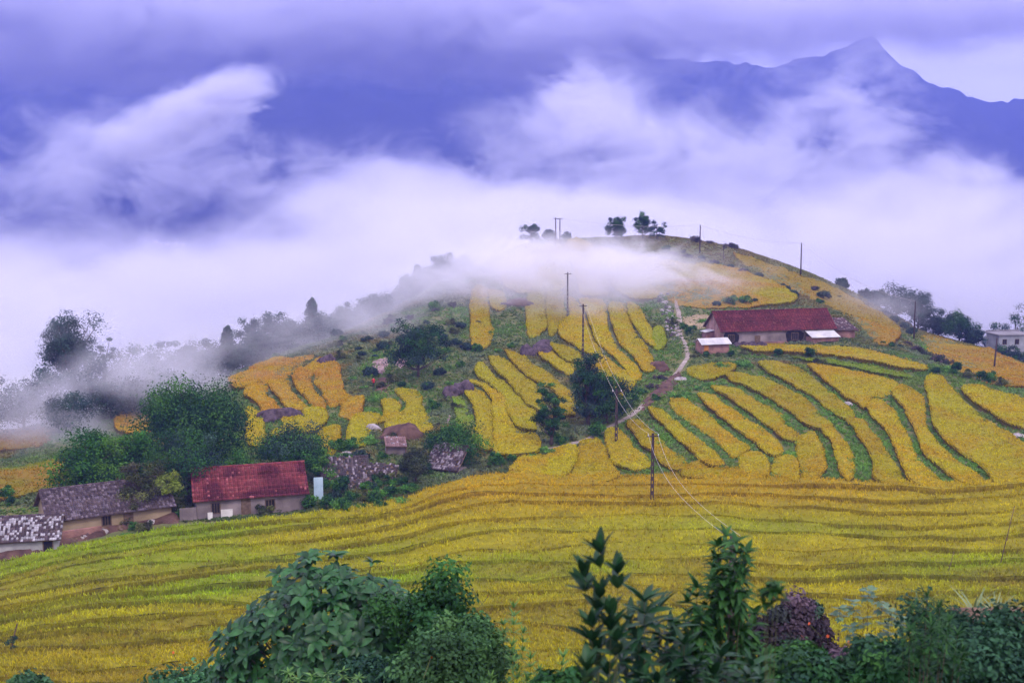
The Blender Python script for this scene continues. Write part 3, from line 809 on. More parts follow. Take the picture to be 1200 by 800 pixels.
def clump_leaves(centres, radii, n_each, size, cols, rng, flat=0.7, shell=0.55):
    Ps, Ns, Cs = [], [], []
    cols = np.array(cols)
    for c, r in zip(centres, radii):
        k = max(4, int(n_each * rng.uniform(.7, 1.3)))
        d = rng.normal(size=(k, 3)); d /= np.linalg.norm(d, axis=1)[:, None]
        q = np.clip(rng.normal(shell + .10, .22, (k, 1)), .05, 1.2) * r * np.array([1, 1, flat])
        Ps.append(c + d * q)
        nn = d + rng.normal(0, .45, (k, 3)) + np.array([0, 0, .45]); Ns.append(nn / np.linalg.norm(nn, axis=1)[:, None])
        cc = cols[rng.integers(len(cols))]
        Cs.append(np.tile(cc * rng.uniform(.6, 1.45), (k, 1)))
    return leaf_quads(np.concatenate(Ps), np.concatenate(Ns), size, np.concatenate(Cs), rng)
DKG = [(0.016, 0.060, 0.016), (0.026, 0.088, 0.018), (0.012, 0.048, 0.018), (0.045, 0.12, 0.022)]
MDG = [(0.030, 0.105, 0.014), (0.048, 0.145, 0.018), (0.020, 0.075, 0.016), (0.07, 0.17, 0.02)]
BLG = [(0.025, 0.055, 0.045), (0.035, 0.07, 0.05), (0.02, 0.045, 0.04)]
OLV = [(0.07, 0.08, 0.03), (0.10, 0.11, 0.035), (0.06, 0.06, 0.035), (0.05, 0.07, 0.025)]
LMG = [(0.22, 0.28, 0.04), (0.28, 0.33, 0.05), (0.16, 0.22, 0.03)]
PRP = [(0.06, 0.045, 0.055), (0.04, 0.05, 0.035), (0.08, 0.06, 0.06)]

def grow(kind, h, w, seed, leaf, cols, n_clump, n_leaf, trunk_r=None, bare=0.25):
    """returns (trunk VF, crown V/F/C) for a tree of height h and crown width w, base at the origin"""
    rng = np.random.default_rng(seed)
    tr = trunk_r or 0.025 * h + 0.03
    bend = rng.normal(0, 0.03 * h, 2)
    zt = np.linspace(0, 1, 7)
    trunk = np.stack([bend[0] * np.sin(zt * 2.2), bend[1] * np.sin(zt * 2.0 + .4) - bend[1] * np.sin(.4), zt * h * (0.92 if kind == 'spire' else 0.72)], -1)
    trunk[0, 2] = -0.4
    woods = [tube(trunk, tr, 7, tr * 0.25)]
    C, R = [], []
    for k in range(n_clump):
        if kind == 'spire':
            t = bare + (1 - bare) * (k + rng.uniform(0, 1)) / n_clump
            rad_ = w / 2 * (1 - (t - bare) / (1 - bare)) ** 0.75 * (0.55 + 0.45 * rng.uniform()) + 0.05 * w
            a = k * 2.4 + rng.uniform(-.4, .4)
            c = np.array([np.cos(a) * rad_ * .75, np.sin(a) * rad_ * .75, t * h])
            r = rad_ * rng.uniform(.3, .5) + 0.05 * w
        else:
            # lobed, uneven crown
            d = rng.normal(size=3); d /= np.linalg.norm(d); d[2] = d[2] if d[2] > 0 else d[2] * (0.9 if bare < 0.2 else 0.5)
            q = rng.uniform(0.12, 0.95) ** 0.5
            lob = 1 + 0.28 * math.sin(3 * math.atan2(d[1], d[0]) + seed) + rng.normal(0, .05)
            zc = h * (bare + (1 - bare) * 0.48)
            c = np.array([d[0] * w / 2 * q * lob * .88, d[1] * w / 2 * q * lob * .88, zc + d[2] * h * (1 - bare) * .44 * q * lob])
            r = w * rng.uniform(.10, .19) * (1.2 if kind == 'round' else 1.08 if kind == 'broad' else .9)
        C.append(c); R.append(r)
        if k % 2 == 0:
            i = min(5, max(1, int(6 * min(1, c[2] / (h * 0.8)) - 1)))
            s = trunk[i]; mid = (s + c) / 2 + np.array([0, 0, -0.04 * h])
            woods.append(tube([s, mid, c], tr * 0.35, 5, tr * 0.08, cap=False))
    V, Fc, Cc = clump_leaves(C, R, n_leaf * 1.9, leaf * 1.08, cols, rng, flat=0.8 if kind != 'airy' else 0.6, shell=0.62)
    return merge(woods), (V, Fc, Cc)
def tree_at(u, v, kind, h, w, seed, cols, label, group=None, name='tree', leaf=0.28, n_clump=40, n_leaf=60, bare=0.22, cat='tree', Y=None, trunk_r=None, sink=0.0, vtop=None):
    """tree whose foot meets the ground under photograph point (u, v), or at distance Y along that column"""
    if Y is None: x, y = hit(u, v)
    else: x, y = float(ray(u, v)[0] * Y), Y
    if vtop is not None: h = at(u, vtop, y)[2] - float(height(x, y))
    e = empty(name, (x, y, float(height(x, y)) - sink), rz=0)
    wood, (V, Fc, Cc) = grow(kind, h, w, seed, leaf, cols, n_clump, n_leaf, trunk_r, bare)
    part('trunk', wood, M_bark, e, smooth=True)
    link('crown', mesh_np('crown', V, Fc, M_leaf, Cc), e)
    return tag(e, label, cat, group)
# wood on the left, veiled by mist
tree_at(84, 438, 'broad', 11.5, 10.5, 1, BLG, 'tall full crowned tree standing alone out of the mist', leaf=0.34, n_clump=95, n_leaf=70, bare=0.25, Y=206, vtop=360)
tree_at(122, 436, 'airy', 7.0, 4.0, 2, BLG, 'thin straggly tree beside the tall lone tree', leaf=0.3, n_clump=16, n_leaf=30, bare=.4, Y=207, vtop=388)
wood = [(150,400,9,'round',208),(178,398,7,'broad',212),(205,396,8,'airy',216),(228,398,7,'round',219),(250,398,8,'round',222),(268,383,5,'spire',224),(60,415,10,'round',200),(25,440,10,'round',197),(105,405,10,'round',203),(195,425,9,'round',204),(240,418,8,'round',214),(-15,450,10,'round',194),(130,430,9,'round',196),(165,440,8,'round',197),(80,450,9,'round',190)]
for k, (u, vt, w, kd, Y) in enumerate(wood):
    tree_at(u, 450, kd, 8, w, 10 + k, BLG, 'grey misted tree in the wood left of the orange terraces', 'misted wood on the left slope', leaf=0.36, n_clump=46, n_leaf=48, bare=0.05, Y=Y, vtop=vt)
ridge = [(298,362,6.5,'broad',231),(318,362,7,'broad',234),(340,366,7,'broad',237),(366,350,5.0,'spire',241),(392,368,7,'round',246),(352,388,7,'round',236),(410,376,6,'airy',250),(442,344,8,'round',260),(462,353,6,'round',266),(490,311,4.6,'spire',275),(528,297,4.2,'spire',286),(545,300,6,'round',290),(505,326,7,'round',279),(425,374,8,'round',254),(305,392,7,'round',230),(330,394,7,'round',234),(378,386,7,'round',242),(475,340,7,'round',270),(516,312,6,'round',284)]
rr4 = random.Random(12)
for u in range(284, 545, 16):
    uu_ = u + rr4.uniform(-5, 5); ys_ = float(np.interp(uu_, [250, 320, 380, 440, 500, 560], [222, 234, 245, 260, 277, 292])); vs_ = float(np.interp(uu_, [250, 320, 380, 440, 500, 560], [446, 418, 398, 372, 340, 312]))
    ridge.append((uu_, vs_ - rr4.uniform(18, 36), rr4.uniform(5, 8), 'round', ys_ + rr4.uniform(-3, 2)))
for k, (u, vt, w, kd, Y) in enumerate(ridge):
    lab = 'pointed conifer rising from the misty left ridge line' if kd == 'spire' else 'hazy grey green tree along the misty left ridge line'
    tree_at(u, 400, kd, 8, w, 40 + k, BLG, lab, 'pointed conifers on the left ridge' if kd == 'spire' else 'trees along the left ridge', leaf=0.36, n_clump=46, n_leaf=48, bare=0.04, Y=Y, vtop=vt)
# trees above the farmyard
tree_at(225, 545, 'round', 12.0, 13.5, 71, DKG, 'big dark green tree rounding above the red roofed house', leaf=0.30, n_clump=130, n_leaf=110, bare=0.08, vtop=440)
tree_at(105, 585, 'round', 7.6, 8.2, 72, MDG, 'round glossy green tree behind the grey tiled farmhouse', leaf=0.28, n_clump=80, n_leaf=95, bare=0.04, vtop=500)
tree_at(160, 570, 'round', 8.0, 6.0, 73, MDG, 'second round green tree next to the grey tiled farmhouse', leaf=0.28, n_clump=50, n_leaf=90, bare=0.05, vtop=500)
tree_at(222, 588, 'round', 8.2, 8.0, 74, BLG + DKG, 'soft blue green tree at the gable of the red roofed house', leaf=0.22, n_clump=60, n_leaf=95, bare=0.12)
tree_at(166, 607, 'airy', 6.6, 6.2, 75, OLV, 'brownish olive tree between the two farmhouses', leaf=0.2, n_clump=56, n_leaf=70, bare=0.12)
tree_at(197, 602, 'round', 4.6, 3.3, 76, LMG, 'small lime yellow tree in the yard between the farmhouses', leaf=0.2, n_clump=26, n_leaf=60, bare=0.35, trunk_r=0.07)
tree_at(338, 558, 'round', 6.2, 9.2, 77, BLG + DKG, 'spreading dark tree just above the red tiled roof ridge', leaf=0.24, n_clump=60, n_leaf=80, bare=0.10)
tree_at(278, 575, 'round', 4.6, 5.0, 78, MDG, 'mid green bush tree behind the red tiled roof', leaf=0.24, n_clump=30, n_leaf=60, bare=0.08)
tree_at(375, 568, 'round', 4.2, 4.2, 79, MDG, 'bright green bush at the far end of the red roof', leaf=0.22, n_clump=26, n_leaf=60, bare=0.06)
# gully trees
tree_at(490, 442, 'airy', 9.4, 10.5, 81, BLG + DKG, 'spreading dark tree on the slope beside the person in red', leaf=0.28, n_clump=95, n_leaf=60, bare=0.08, trunk_r=0.22)
tree_at(645, 522, 'airy', 10.0, 4.2, 82, DKG, 'slender dark tree at the foot of the hill terraces', leaf=0.24, n_clump=60, n_leaf=56, bare=0.0, vtop=440)
tree_at(690, 500, 'broad', 13.0, 6.0, 83, BLG + DKG, 'tall dark ragged tree standing above the footpath', leaf=0.26, n_clump=80, n_leaf=64, bare=0.0, vtop=404)
tree_at(712, 496, 'round', 6.6, 7.4, 84, BLG + DKG, 'bushy blue green tree leaning on the tall ragged tree', leaf=0.24, n_clump=56, n_leaf=72, bare=0.05)
tree_at(536, 542, 'round', 5.2, 6.6, 85, MDG, 'glossy green tree behind the mottled tile lean-to', leaf=0.24, n_clump=50, n_leaf=75, bare=0.05)
tree_at(514, 538, 'round', 4.2, 4.2, 86, DKG, 'dark rounded bush tree at the edge of the ruins', leaf=0.22, n_clump=30, n_leaf=65, bare=0.05)
tree_at(487, 566, 'round', 4.6, 4.0, 87, [(0.035, 0.05, 0.025), (0.05, 0.06, 0.03)], 'dull dark tree in front of the tile lean-to', leaf=0.18, n_clump=36, n_leaf=80, bare=0.1)
# hilltop trees
tree_at(622, 290, 'round', 5.2, 4.6, 91, BLG, 'rounded hilltop tree beside the pair of poles', leaf=0.34, n_clump=26, n_leaf=50, bare=0.02, Y=306, vtop=260)
tree_at(642, 290, 'round', 3.6, 4.2, 92, BLG, 'low hilltop bush between rounded tree and poles', leaf=0.34, n_clump=18, n_leaf=46, bare=0.02, Y=308, vtop=268)
tree_at(663, 288, 'round', 2.8, 3.6, 93, BLG, 'small hilltop bush past the pair of poles', leaf=0.34, n_clump=14, n_leaf=40, bare=0.02, Y=310, vtop=272)
tree_at(722, 291, 'broad', 7.4, 5.0, 94, BLG + DKG, 'dark upright hilltop tree with a solid crown', leaf=0.32, n_clump=40, n_leaf=56, bare=0.02, Y=303, vtop=252)
tree_at(753, 290, 'broad', 8.4, 5.0, 95, BLG + DKG, 'tallest hilltop tree with a high rounded head', leaf=0.32, n_clump=36, n_leaf=50, bare=0.02, Y=305, vtop=248)
tree_at(770, 290, 'airy', 6.4, 5.6, 96, BLG, 'open branching hilltop tree leaning over the slope', leaf=0.30, n_clump=24, n_leaf=34, bare=0.02, Y=303, vtop=257)
tree_at(848, 308, 'airy', 4.4, 1.4, 97, PRP, 'bare slim sapling on the upper right slope', leaf=0.2, n_clump=12, n_leaf=18, bare=0.3, Y=286)
# right flank trees
for k, (u, v, h, w, Y, lab) in enumerate([(1016,338,5.0,4.6,286,'small misted tree where the shoulder of the hill dips'),(1030,340,4.2,4.6,282,'low misted bush tree on the dipping shoulder'),(1050,336,8.6,8.6,274,'large hazy round tree left of the slim pole'),(1075,337,8.8,8.0,270,'large hazy round tree right behind the slim pole'),(1100,364,4.6,7.0,268,'low hazy tree trailing off from the round pair'),(1124,362,6.0,8.0,262,'dark green tree on the right edge of the round pair'),(1138,382,3.6,4.5,260,'small dark bush sloping toward the grey block house'),(985,326,2.4,3.6,292,'lone low bush on the right skyline')]):
    tree_at(u, 390, 'round', h, w, 110 + k, BLG if k != 5 else BLG + DKG, lab, leaf=0.34, n_clump=46, n_leaf=56, bare=0.02, Y=Y, vtop=v)
for k, (u, vt, w, Y, lab) in enumerate([(1164,370,8.0,284,'dark tree at the left corner of the grey block house'),(1192,350,9.0,288,'tall dark tree rising behind the grey block house'),(1215,352,8.0,286,'dark tree beyond the far end of the grey block house')]):
    tree_at(u, 400, 'round', 8, w, 130 + k, BLG + DKG, lab, leaf=0.32, n_clump=46, n_leaf=56, bare=0.03, Y=Y, vtop=vt)
# shrubs: a few shapes, many places
SHR = []
for k, (cols, h, w) in enumerate([(MDG, 1.5, 2.2), (DKG, 1.8, 2.2), (OLV, 1.2, 2.4), (BLG, 1.4, 2.4), (PRP, 1.1, 2.2), ([(0.08, 0.20, 0.03), (0.12, 0.26, 0.04)], 0.9, 2.2)]):
    wood_, (V, Fc, Cc) = grow('round', h, w, 200 + k, 0.2, cols, 16, 40, 0.04, 0.02)
    SHR.append((mesh_np('stem', wood_[0], wood_[1], M_bark), mesh_np('foliage', V, Fc, M_leaf, Cc)))
SHRUBS = {
 'leafy shrub in the weedy gully above the ruins': [(402,400,0),(420,410,3),(440,412,3),(455,405,2),(470,455,1),(500,455,0),(515,440,3),(528,450,5),(520,470,2),(508,480,0),(535,480,2),(512,500,2),(525,510,0),(430,400,3),(450,395,3),(470,400,3),(400,420,2),(412,445,5),(425,455,5),(446,455,2),(460,448,2),(437,470,5),(548,410,3),(560,412,0),(535,405,3),(540,430,0),(520,395,3),(500,380,3),(560,380,3),(540,385,3),(480,375,4),(455,380,4),(530,360,4),(510,365,4),(598,408,0),(585,412,5)],
 'wild shrub overgrowing the ruined farm buildings': [(385,575,0),(398,582,1),(412,585,0),(428,586,2),(442,588,0),(455,582,1),(468,578,5),(480,578,0),(405,545,0),(420,540,3),(436,556,2),(448,538,0),(460,520,2),(432,520,5),(475,552,3),(410,528,0),(395,530,0),(468,590,5),(445,596,0),(425,598,0),(400,600,0),(382,597,1),(452,565,2),(498,556,1)],
 'garden bush against the front wall of the red roofed house': [(292,598,1),(300,600,1),(338,590,0),(346,594,1),(355,590,2),(330,596,0),(362,594,0),(322,598,2),(310,602,2)],
 'yard bush beside the grey tiled farmhouse': [(123,596,0),(128,606,1),(145,616,2),(158,620,0),(150,628,5),(8,585,0),(12,592,1),(205,600,2),(214,606,0),(170,622,2)],
 'roadside bush along the footpath below the farmhouse': [(745,470,1),(752,462,0),(735,478,2),(762,455,4),(775,445,4),(700,512,0),(672,516,2),(655,520,0),(728,486,1),(768,470,0),(640,530,5),(622,534,5),(600,540,0),(582,545,0),(570,550,2),(640,500,2)],
 'weedy bush on the bank below the brick shed': [(815,418,2),(828,418,1),(842,417,2),(856,418,1),(872,416,2),(890,419,2),(912,418,1),(940,420,2),(950,419,1),(868,428,5),(876,430,5),(846,432,5),(830,452,5),(818,456,5),(805,462,5),(796,468,5),(862,426,5),(800,385,0),(806,392,1),(790,380,2),(812,386,0),(822,378,5)],
 'scrub bush along the gully right of the long farmhouse': [(1035,405,1),(1045,408,1),(1055,407,3),(1064,404,4),(1075,412,4),(1085,418,2),(1098,424,4),(1108,428,4),(1120,438,1),(1135,442,2),(1148,446,1),(1160,448,0),(1095,440,1),(1080,434,5),(1070,425,5),(1110,436,5),(1060,385,3),(1068,392,3),(1048,378,3),(1082,384,3),(1175,452,2),(960,428,2)],
 'dry scrub bush on the upper right slope': [(790,300,4),(806,302,4),(822,304,3),(838,308,4),(856,314,3),(872,320,4),(888,326,3),(902,332,4),(918,340,3),(930,348,3),(955,340,4),(965,350,3),(982,352,3),(840,358,3),(858,356,0),(872,355,0),(884,354,3),(960,356,0),(800,296,2),(780,296,1),(815,284,4),(832,286,4),(858,291,4)],
}
rs = random.Random(4)
def clear(x, y, r=2.2):
    a = np.linspace(0, 6.28, 9)
    return bool(free(x + r * np.cos(a), y + r * np.sin(a)).all() and free(np.array([x]), np.array([y]))[0])
for k in range(45):
    u, v = rs.uniform(392, 562), rs.uniform(352, 500)
    x, y = hit(u, v)
    if v > 352 + (562 - u) * .32 - 20 and clear(x, y):
        SHRUBS['leafy shrub in the weedy gully above the ruins'].append((u, v, rs.choice([2, 3, 2, 4, 0, 5])))
for k in range(34):
    u, v = rs.uniform(290, 470), rs.uniform(415, 540)
    x, y = hit(u, v)
    if clear(x, y): SHRUBS.setdefault('green weed bush on a bank between the spur plots', []).append((u, v, rs.choice([2, 5, 0, 5])))
for lab, spots in SHRUBS.items():
    for (u, v, kx) in spots:
        x, y = hit(u, v)
        s = random.uniform(0.6, 1.25) * (1.2 if y > 240 else 1.0) * (.7 if 'weed bush' in lab else 1)
        e = empty('shrub', (x, y, float(height(x, y)) - 0.1), random.uniform(0, 6.28)); e.scale = (s, s, s * random.uniform(.8, 1.15))
        link('stem', SHR[kx][0], e); link('foliage', SHR[kx][1], e)
        tag(e, lab, 'shrub', lab.split(' ', 1)[1])
# boulders
def drape(poly_px, mat, name, lift=0.25, rough_=0.3, step=0.7, label=None, cat=None, group=None, kind=None):
    yd = np.array([hit(u, v) for u, v in smooth_closed(poly_px)])
    yd = resample(yd, step); yd = yd + RNG.normal(0, .12, yd.shape)
    vs = [Vector(tuple(q)) for q in yd]
    gxx, gyy = np.meshgrid(np.arange(yd[:, 0].min(), yd[:, 0].max(), step), np.arange(yd[:, 1].min(), yd[:, 1].max(), step)); gxx, gyy = gxx.ravel(), gyy.ravel()
    kk = in_poly(gxx, gyy, yd)
    kk &= np.min((gxx[:, None] - yd[None, :, 0]) ** 2 + (gyy[:, None] - yd[None, :, 1]) ** 2, 1) > (step * .5) ** 2
    vs += [Vector((a, b)) for a, b in zip(gxx[kk], gyy[kk])]
    nb = len(yd)
    res = delaunay_2d_cdt(vs, [(i, (i + 1) % nb) for i in range(nb)], [], 1, 1e-4)
    rv = np.array([tuple(q) for q in res[0]])
    z = height(rv[:, 0], rv[:, 1]) + lift + rough_ * (fbm(rv[:, 0] / 1.6, rv[:, 1] / 1.6, 33, 3) - .5)
    z[:nb] -= lift + .15
    o = link(name, mesh_np(name, np.column_stack([rv, z]), [f for f in res[2]], mat, smooth=True))
    return tag(o, label, cat, group, kind)
M_rock = pmat('dark_rock', (0.030, 0.022, 0.028), 0.95, (0.12, 0.085, 0.105), 1.6, 0.08, bump=1.0, detail=8, bscale=3)
M_pale = pmat('pale_stone', (0.20, 0.17, 0.18), 0.95, (0.42, 0.37, 0.38), 2.0, 0.15, bump=0.6, bscale=5)
M_earth = pmat('red_earth', (0.045, 0.025, 0.022), 0.95, (0.15, 0.085, 0.07), 0.8, 0.05, bump=0.8, bscale=2.5)
def rock(u, v, sx, sy, sz, seed, mat, label, group=None, name='boulder', cat='rock', sink=0.3):
    x, y = hit(u, v)
    d = ICO_V / np.linalg.norm(ICO_V, axis=1)[:, None]
    n1 = fbm(d[:, 0] * 1.6 + seed * 3.1, d[:, 1] * 1.6 + d[:, 2] * 2.1, seed, 4)
    V = d * (0.45 + 1.0 * n1)[:, None]; V = np.round(V * 5) / 5 * 0.35 + V * 0.65
    V = V * np.array([sx, sy, sz])
    o = link(name, mesh_np(name, V, ICO_F, mat), None, (x, y, float(height(x, y)) + sz * (0.12 - sink)), (0, 0, seed * 1.3))
    return tag(o, label, cat, group)
rock(634, 412, 3.3, 2.4, 2.9, 1, M_rock, 'large dark purple boulder lying at the head of the hill terraces')
rock(621, 416, 1.7, 1.6, 2.2, 2, M_rock, 'smaller dark rock against the large purple boulder')
rock(543, 458, 2.1, 1.8, 2.2, 3, M_rock, 'dark rock bank left of the lowest hill terraces')
rock(530, 462, 1.5, 1.4, 1.7, 4, M_rock, 'dark rock in the gully under the leafy shrubs')
rock(330, 488, 3.4, 1.3, 1.5, 5, M_rock, 'long dark rock ledge between the orange terraces')
rock(316, 492, 1.8, 1.1, 1.5, 6, M_rock, 'dark rock end of the ledge among orange terraces')
rock(382, 424, 1.7, 1.3, 1.5, 7, M_rock, 'dark rock crowning the topmost orange terrace')
rock(292, 441, 1.4, 1.0, 0.7, 8, M_rock, 'small rock out in the misty orange field')
rock(607, 355, 3.2, 3.4, 1.3, 9, M_earth, 'reddish earth mound among the misty upper terraces', name='earth_mound', cat='mound')
rock(797, 446, 1.3, 1.0, 0.9, 10, M_pale, 'pale grey boulder at the bend of the footpath')
rock(772, 430, 2.4, 1.6, 1.2, 11, M_earth, 'red earth bank beside the climbing footpath', name='earth_mound', cat='mound')
rock(472, 512, 3.4, 2.6, 2.2, 12, M_earth, 'bare purple brown soil heap above the ruins', name='earth_mound', cat='mound')
rock(1193, 511, 1.6, 0.9, 0.45, 13, M_pale, 'flat pale rock in the paddy at the right')
rock(994, 474, 0.8, 0.6, 0.5, 14, M_pale, 'grey stone where two rice strips meet')
rock(438, 503, 0.8, 1.6, 0.9, 15, M_pale, 'pale pink slab beside the curled rice plot')
rock(405, 535, 1.3, 1.0, 0.7, 16, M_pale, 'pale stone heap above the ruins')
#rock(445, 440, 2.6, 2.4, 0.7, 17, pmat('pink_soil', (0.30, 0.20, 0.21), 0.95, (0.42, 0.30, 0.32), 1.0, 0.05, bump=0.5), 'bare pinkish soil patch behind the person in red', name='earth_mound', cat='mound', sink=0.42)
#rock(466, 428, 2.4, 1.8, 0.6, 18, bpy.data.materials['pink_soil'], 'pinkish soil patch under the spreading dark tree', name='earth_mound', cat='mound', sink=0.42)
M_pink = pmat('pink_soil', (0.16, 0.10, 0.10), 0.95, (0.40, 0.28, 0.29), 0.6, 0.05, bump=0.6, bscale=2)
drape([(432,428),(445,420),(460,418),(456,430),(446,440),(434,440)], M_pink, 'soil_patch', label='bare pinkish soil patch behind the person in red', cat='soil patch')
drape([(460,425),(472,417),(480,424),(470,432)], M_pink, 'soil_patch', label='bare pinkish soil patch under the spreading dark tree', cat='soil patch')
drape([(438,448),(452,442),(460,452),(448,462),(440,458)], M_earth, 'soil_patch', label='dark turned soil at the feet of the person in red', cat='soil patch')
drape([(520,492),(530,488),(533,505),(524,512)], M_pink, 'soil_patch', label='rusty bare soil beside the pale green stubble strip', cat='soil patch')
drape([(752,470),(775,448),(795,436),(800,442),(790,456),(770,472),(752,484)], M_earth, 'soil_patch', label='dark red cutting below the bend of the footpath', cat='soil patch')
drape([(800,372),(830,368),(838,376),(826,386),(806,384)], pmat('dry_soil', (0.20, 0.15, 0.09), .95, (0.34, 0.26, 0.17), .6, .05, bump=.5), 'soil_patch', label='dry tan ground left of the long farmhouse', cat='soil patch')
# tumbled pale stones along the top of the path
for k in range(46):
    t = k / 45
    u = 776 + 16 * t + random.uniform(-7, 7); v = 346 + 50 * t + random.uniform(-3, 3)
    rock(u, v, random.uniform(.25, .6), random.uniform(.25, .5), random.uniform(.2, .45), 30 + k, M_pale if k % 3 else M_rock, 'pale tumbled stone in the heap running up the hill path', 'stone heap above the brick shed', name='stone', sink=0.2)
# ------------------------------------------------------------------ farm buildings
def tint_mat(name, rough=0.85, bump=0.3, bscale=8, spec=0.15):
    return pmat(name, (0.75, 0.75, 0.75), rough, (1.15, 1.15, 1.15), 2.5, spec, attr='tint', bump=bump, bscale=bscale)
M_tile = tint_mat('clay_tile')
M_plaster = pmat('stained_plaster', (0.10, 0.078, 0.085), 0.95, (0.30, 0.24, 0.25), 0.45, 0.1, bump=0.3, bscale=6)
M_ochre = pmat('ochre_wall', (0.26, 0.19, 0.12), 0.95, (0.36, 0.27, 0.18), 0.8, 0.1, bump=0.3, bscale=6)
M_dark = pmat('dark_opening', (0.012, 0.010, 0.011), 0.9, (0.03, 0.025, 0.025), 2.0, 0.1)
M_wood = pmat('weathered_wood', (0.09, 0.055, 0.04), 0.9, (0.18, 0.12, 0.09), 3.0, 0.1, bump=0.3)
M_sheet = pmat('pale_metal_sheet', (0.36, 0.34, 0.36), 0.6, (0.56, 0.53, 0.56), 0.8, 0.4)
M_bluesheet = pmat('pale_blue_sheet', (0.32, 0.45, 0.58), 0.55, (0.45, 0.57, 0.68), 1.2, 0.3)
M_concrete = pmat('concrete', (0.28, 0.27, 0.28), 0.95, (0.45, 0.43, 0.44), 1.0, 0.1, bump=0.2)
M_orange = pmat('orange_door', (0.55, 0.20, 0.03), 0.7, (0.42, 0.15, 0.03), 2.0, 0.2)
M_white = pmat('whitewash', (0.55, 0.50, 0.50), 0.9, (0.75, 0.70, 0.70), 2.0, 0.1)
def brick_mat(name, c1, c2, mortar):
    m = bpy.data.materials.new(name); m.use_nodes = True; t = m.node_tree; b = t.nodes['Principled BSDF']; b.inputs['Roughness'].default_value = 0.95
    br = N(t, 'ShaderNodeTexBrick'); br.inputs['Color1'].default_value = (*c1, 1); br.inputs['Color2'].default_value = (*c2, 1); br.inputs['Mortar'].default_value = (*mortar, 1)
    br.inputs['Scale'].default_value = 2.2; br.inputs['Mortar Size'].default_value = 0.025
    co = N(t, 'ShaderNodeTexCoord'); sp = N(t, 'ShaderNodeSeparateXYZ'); ad = N(t, 'ShaderNodeMath', operation='ADD'); cb = N(t, 'ShaderNodeCombineXYZ')
    t.links.new(co.outputs['Object'], sp.inputs[0]); t.links.new(sp.outputs[0], ad.inputs[0]); t.links.new(sp.outputs[1], ad.inputs[1])
    t.links.new(ad.outputs[0], cb.inputs[0]); t.links.new(sp.outputs[2], cb.inputs[1]); t.links.new(cb.outputs[0], br.inputs['Vector'])
    nz = N(t, 'ShaderNodeTexNoise'); nz.inputs['Scale'].default_value = 0.8; nz.inputs['Detail'].default_value = 5; t.links.new(co.outputs['Object'], nz.inputs['Vector'])
    rp = N(t, 'ShaderNodeValToRGB'); rp.color_ramp.elements[0].position = .3; rp.color_ramp.elements[0].color = (.45, .42, .45, 1); rp.color_ramp.elements[1].position = .65; rp.color_ramp.elements[1].color = (1.1, 1.05, 1.05, 1)
    t.links.new(nz.outputs['Fac'], rp.inputs[0])
    mx = N(t, 'ShaderNodeMix', data_type='RGBA', blend_type='MULTIPLY'); mx.inputs[0].default_value = 1
    t.links.new(br.outputs[0], mx.inputs[6]); t.links.new(rp.outputs[0], mx.inputs[7]); t.links.new(mx.outputs[2], b.inputs['Base Color'])
    return m
M_brick = brick_mat('old_brick', (0.26, 0.10, 0.085), (0.33, 0.15, 0.12), (0.30, 0.24, 0.22))
M_brickp = brick_mat('pink_brick', (0.34, 0.16, 0.15), (0.42, 0.22, 0.20), (0.36, 0.30, 0.28))

def tiles(p00, p10, p01, nu, nv, cols, rng, lift=0.035, skip=0.0, light=None, light_p=0.0, patch=None, sag=0.0):
    """courses of overlapping clay tiles over the slope p00 (eave start) - p10 (eave end) - p01 (ridge start)"""
    p00, p10, p01 = map(lambda a: np.array(a, float), (p00, p10, p01))
    U = (p10 - p00) / nu; Wv = (p01 - p00) / nv
    nr = np.cross(U, Wv); nr /= np.linalg.norm(nr)
    if nr[2] < 0: nr = -nr
    i, j = np.meshgrid(np.arange(nu), np.arange(nv)); i, j = i.ravel(), j.ravel()
    k = rng.uniform(size=len(i)) >= skip; i, j = i[k], j[k]; m = len(i)
    st = (j % 2) * 0.5 * 0
    o = p00 + np.outer(i + st, U) + np.outer(j, Wv) + nr * lift * rng.uniform(.8, 1.6, m)[:, None]
    if sag:
        o[:, 2] -= sag * np.sin(np.pi * (i + .5) / nu) * (0.4 + 0.6 * vnoise(i / 7.0, j / 5.0, 3))
    wob = rng.normal(0, 0.012, (m, 3))
    a = o + wob; b = o + U * .96 + wob; c = o + U * .96 + Wv * 1.18 - nr * 0.02; d = o + Wv * 1.18 - nr * 0.02
    mid0 = o + U * .48 + nr * 0.055 + wob; mid1 = o + U * .48 + Wv * 1.18 + nr * 0.03
    lip = nr * 0.05
    V = np.stack([a, mid0, b, d, mid1, c, a - lip, mid0 - lip, b - lip], 1).reshape(-1, 3)
    q = np.arange(m)[:, None] * 9
    Fq = np.concatenate([q + np.array([[0, 1, 4, 3]]), q + np.array([[1, 2, 5, 4]]), q + np.array([[6, 7, 1, 0]]), q + np.array([[7, 8, 2, 1]])])
    cols = np.array(cols); cc = cols[rng.integers(len(cols), size=m)] * .5 + cols.mean(0) * .5; cc = cc * rng.uniform(.85, 1.15, (m, 1)) * (rng.uniform(.72, 1.2, nv)[j] * np.where(i % 2, .9, 1.1))[:, None]
    if patch is not None:
        w = np.clip((vnoise(i / 9.0, j / 6.0, 5) - .42) * 5, 0, 1)[:, None]; cc = cc * (1 - w) + cc * patch * w
    if light is not None:
        s = (rng.uniform(size=m) < light_p * 2 * vnoise(i / 2.2, j / 2.0, 9)); cc[s] = np.array(light) * rng.uniform(.45, 1.1, (s.sum(), 1))
    C = np.repeat(cc, 9, 0)
    return V, Fq, C
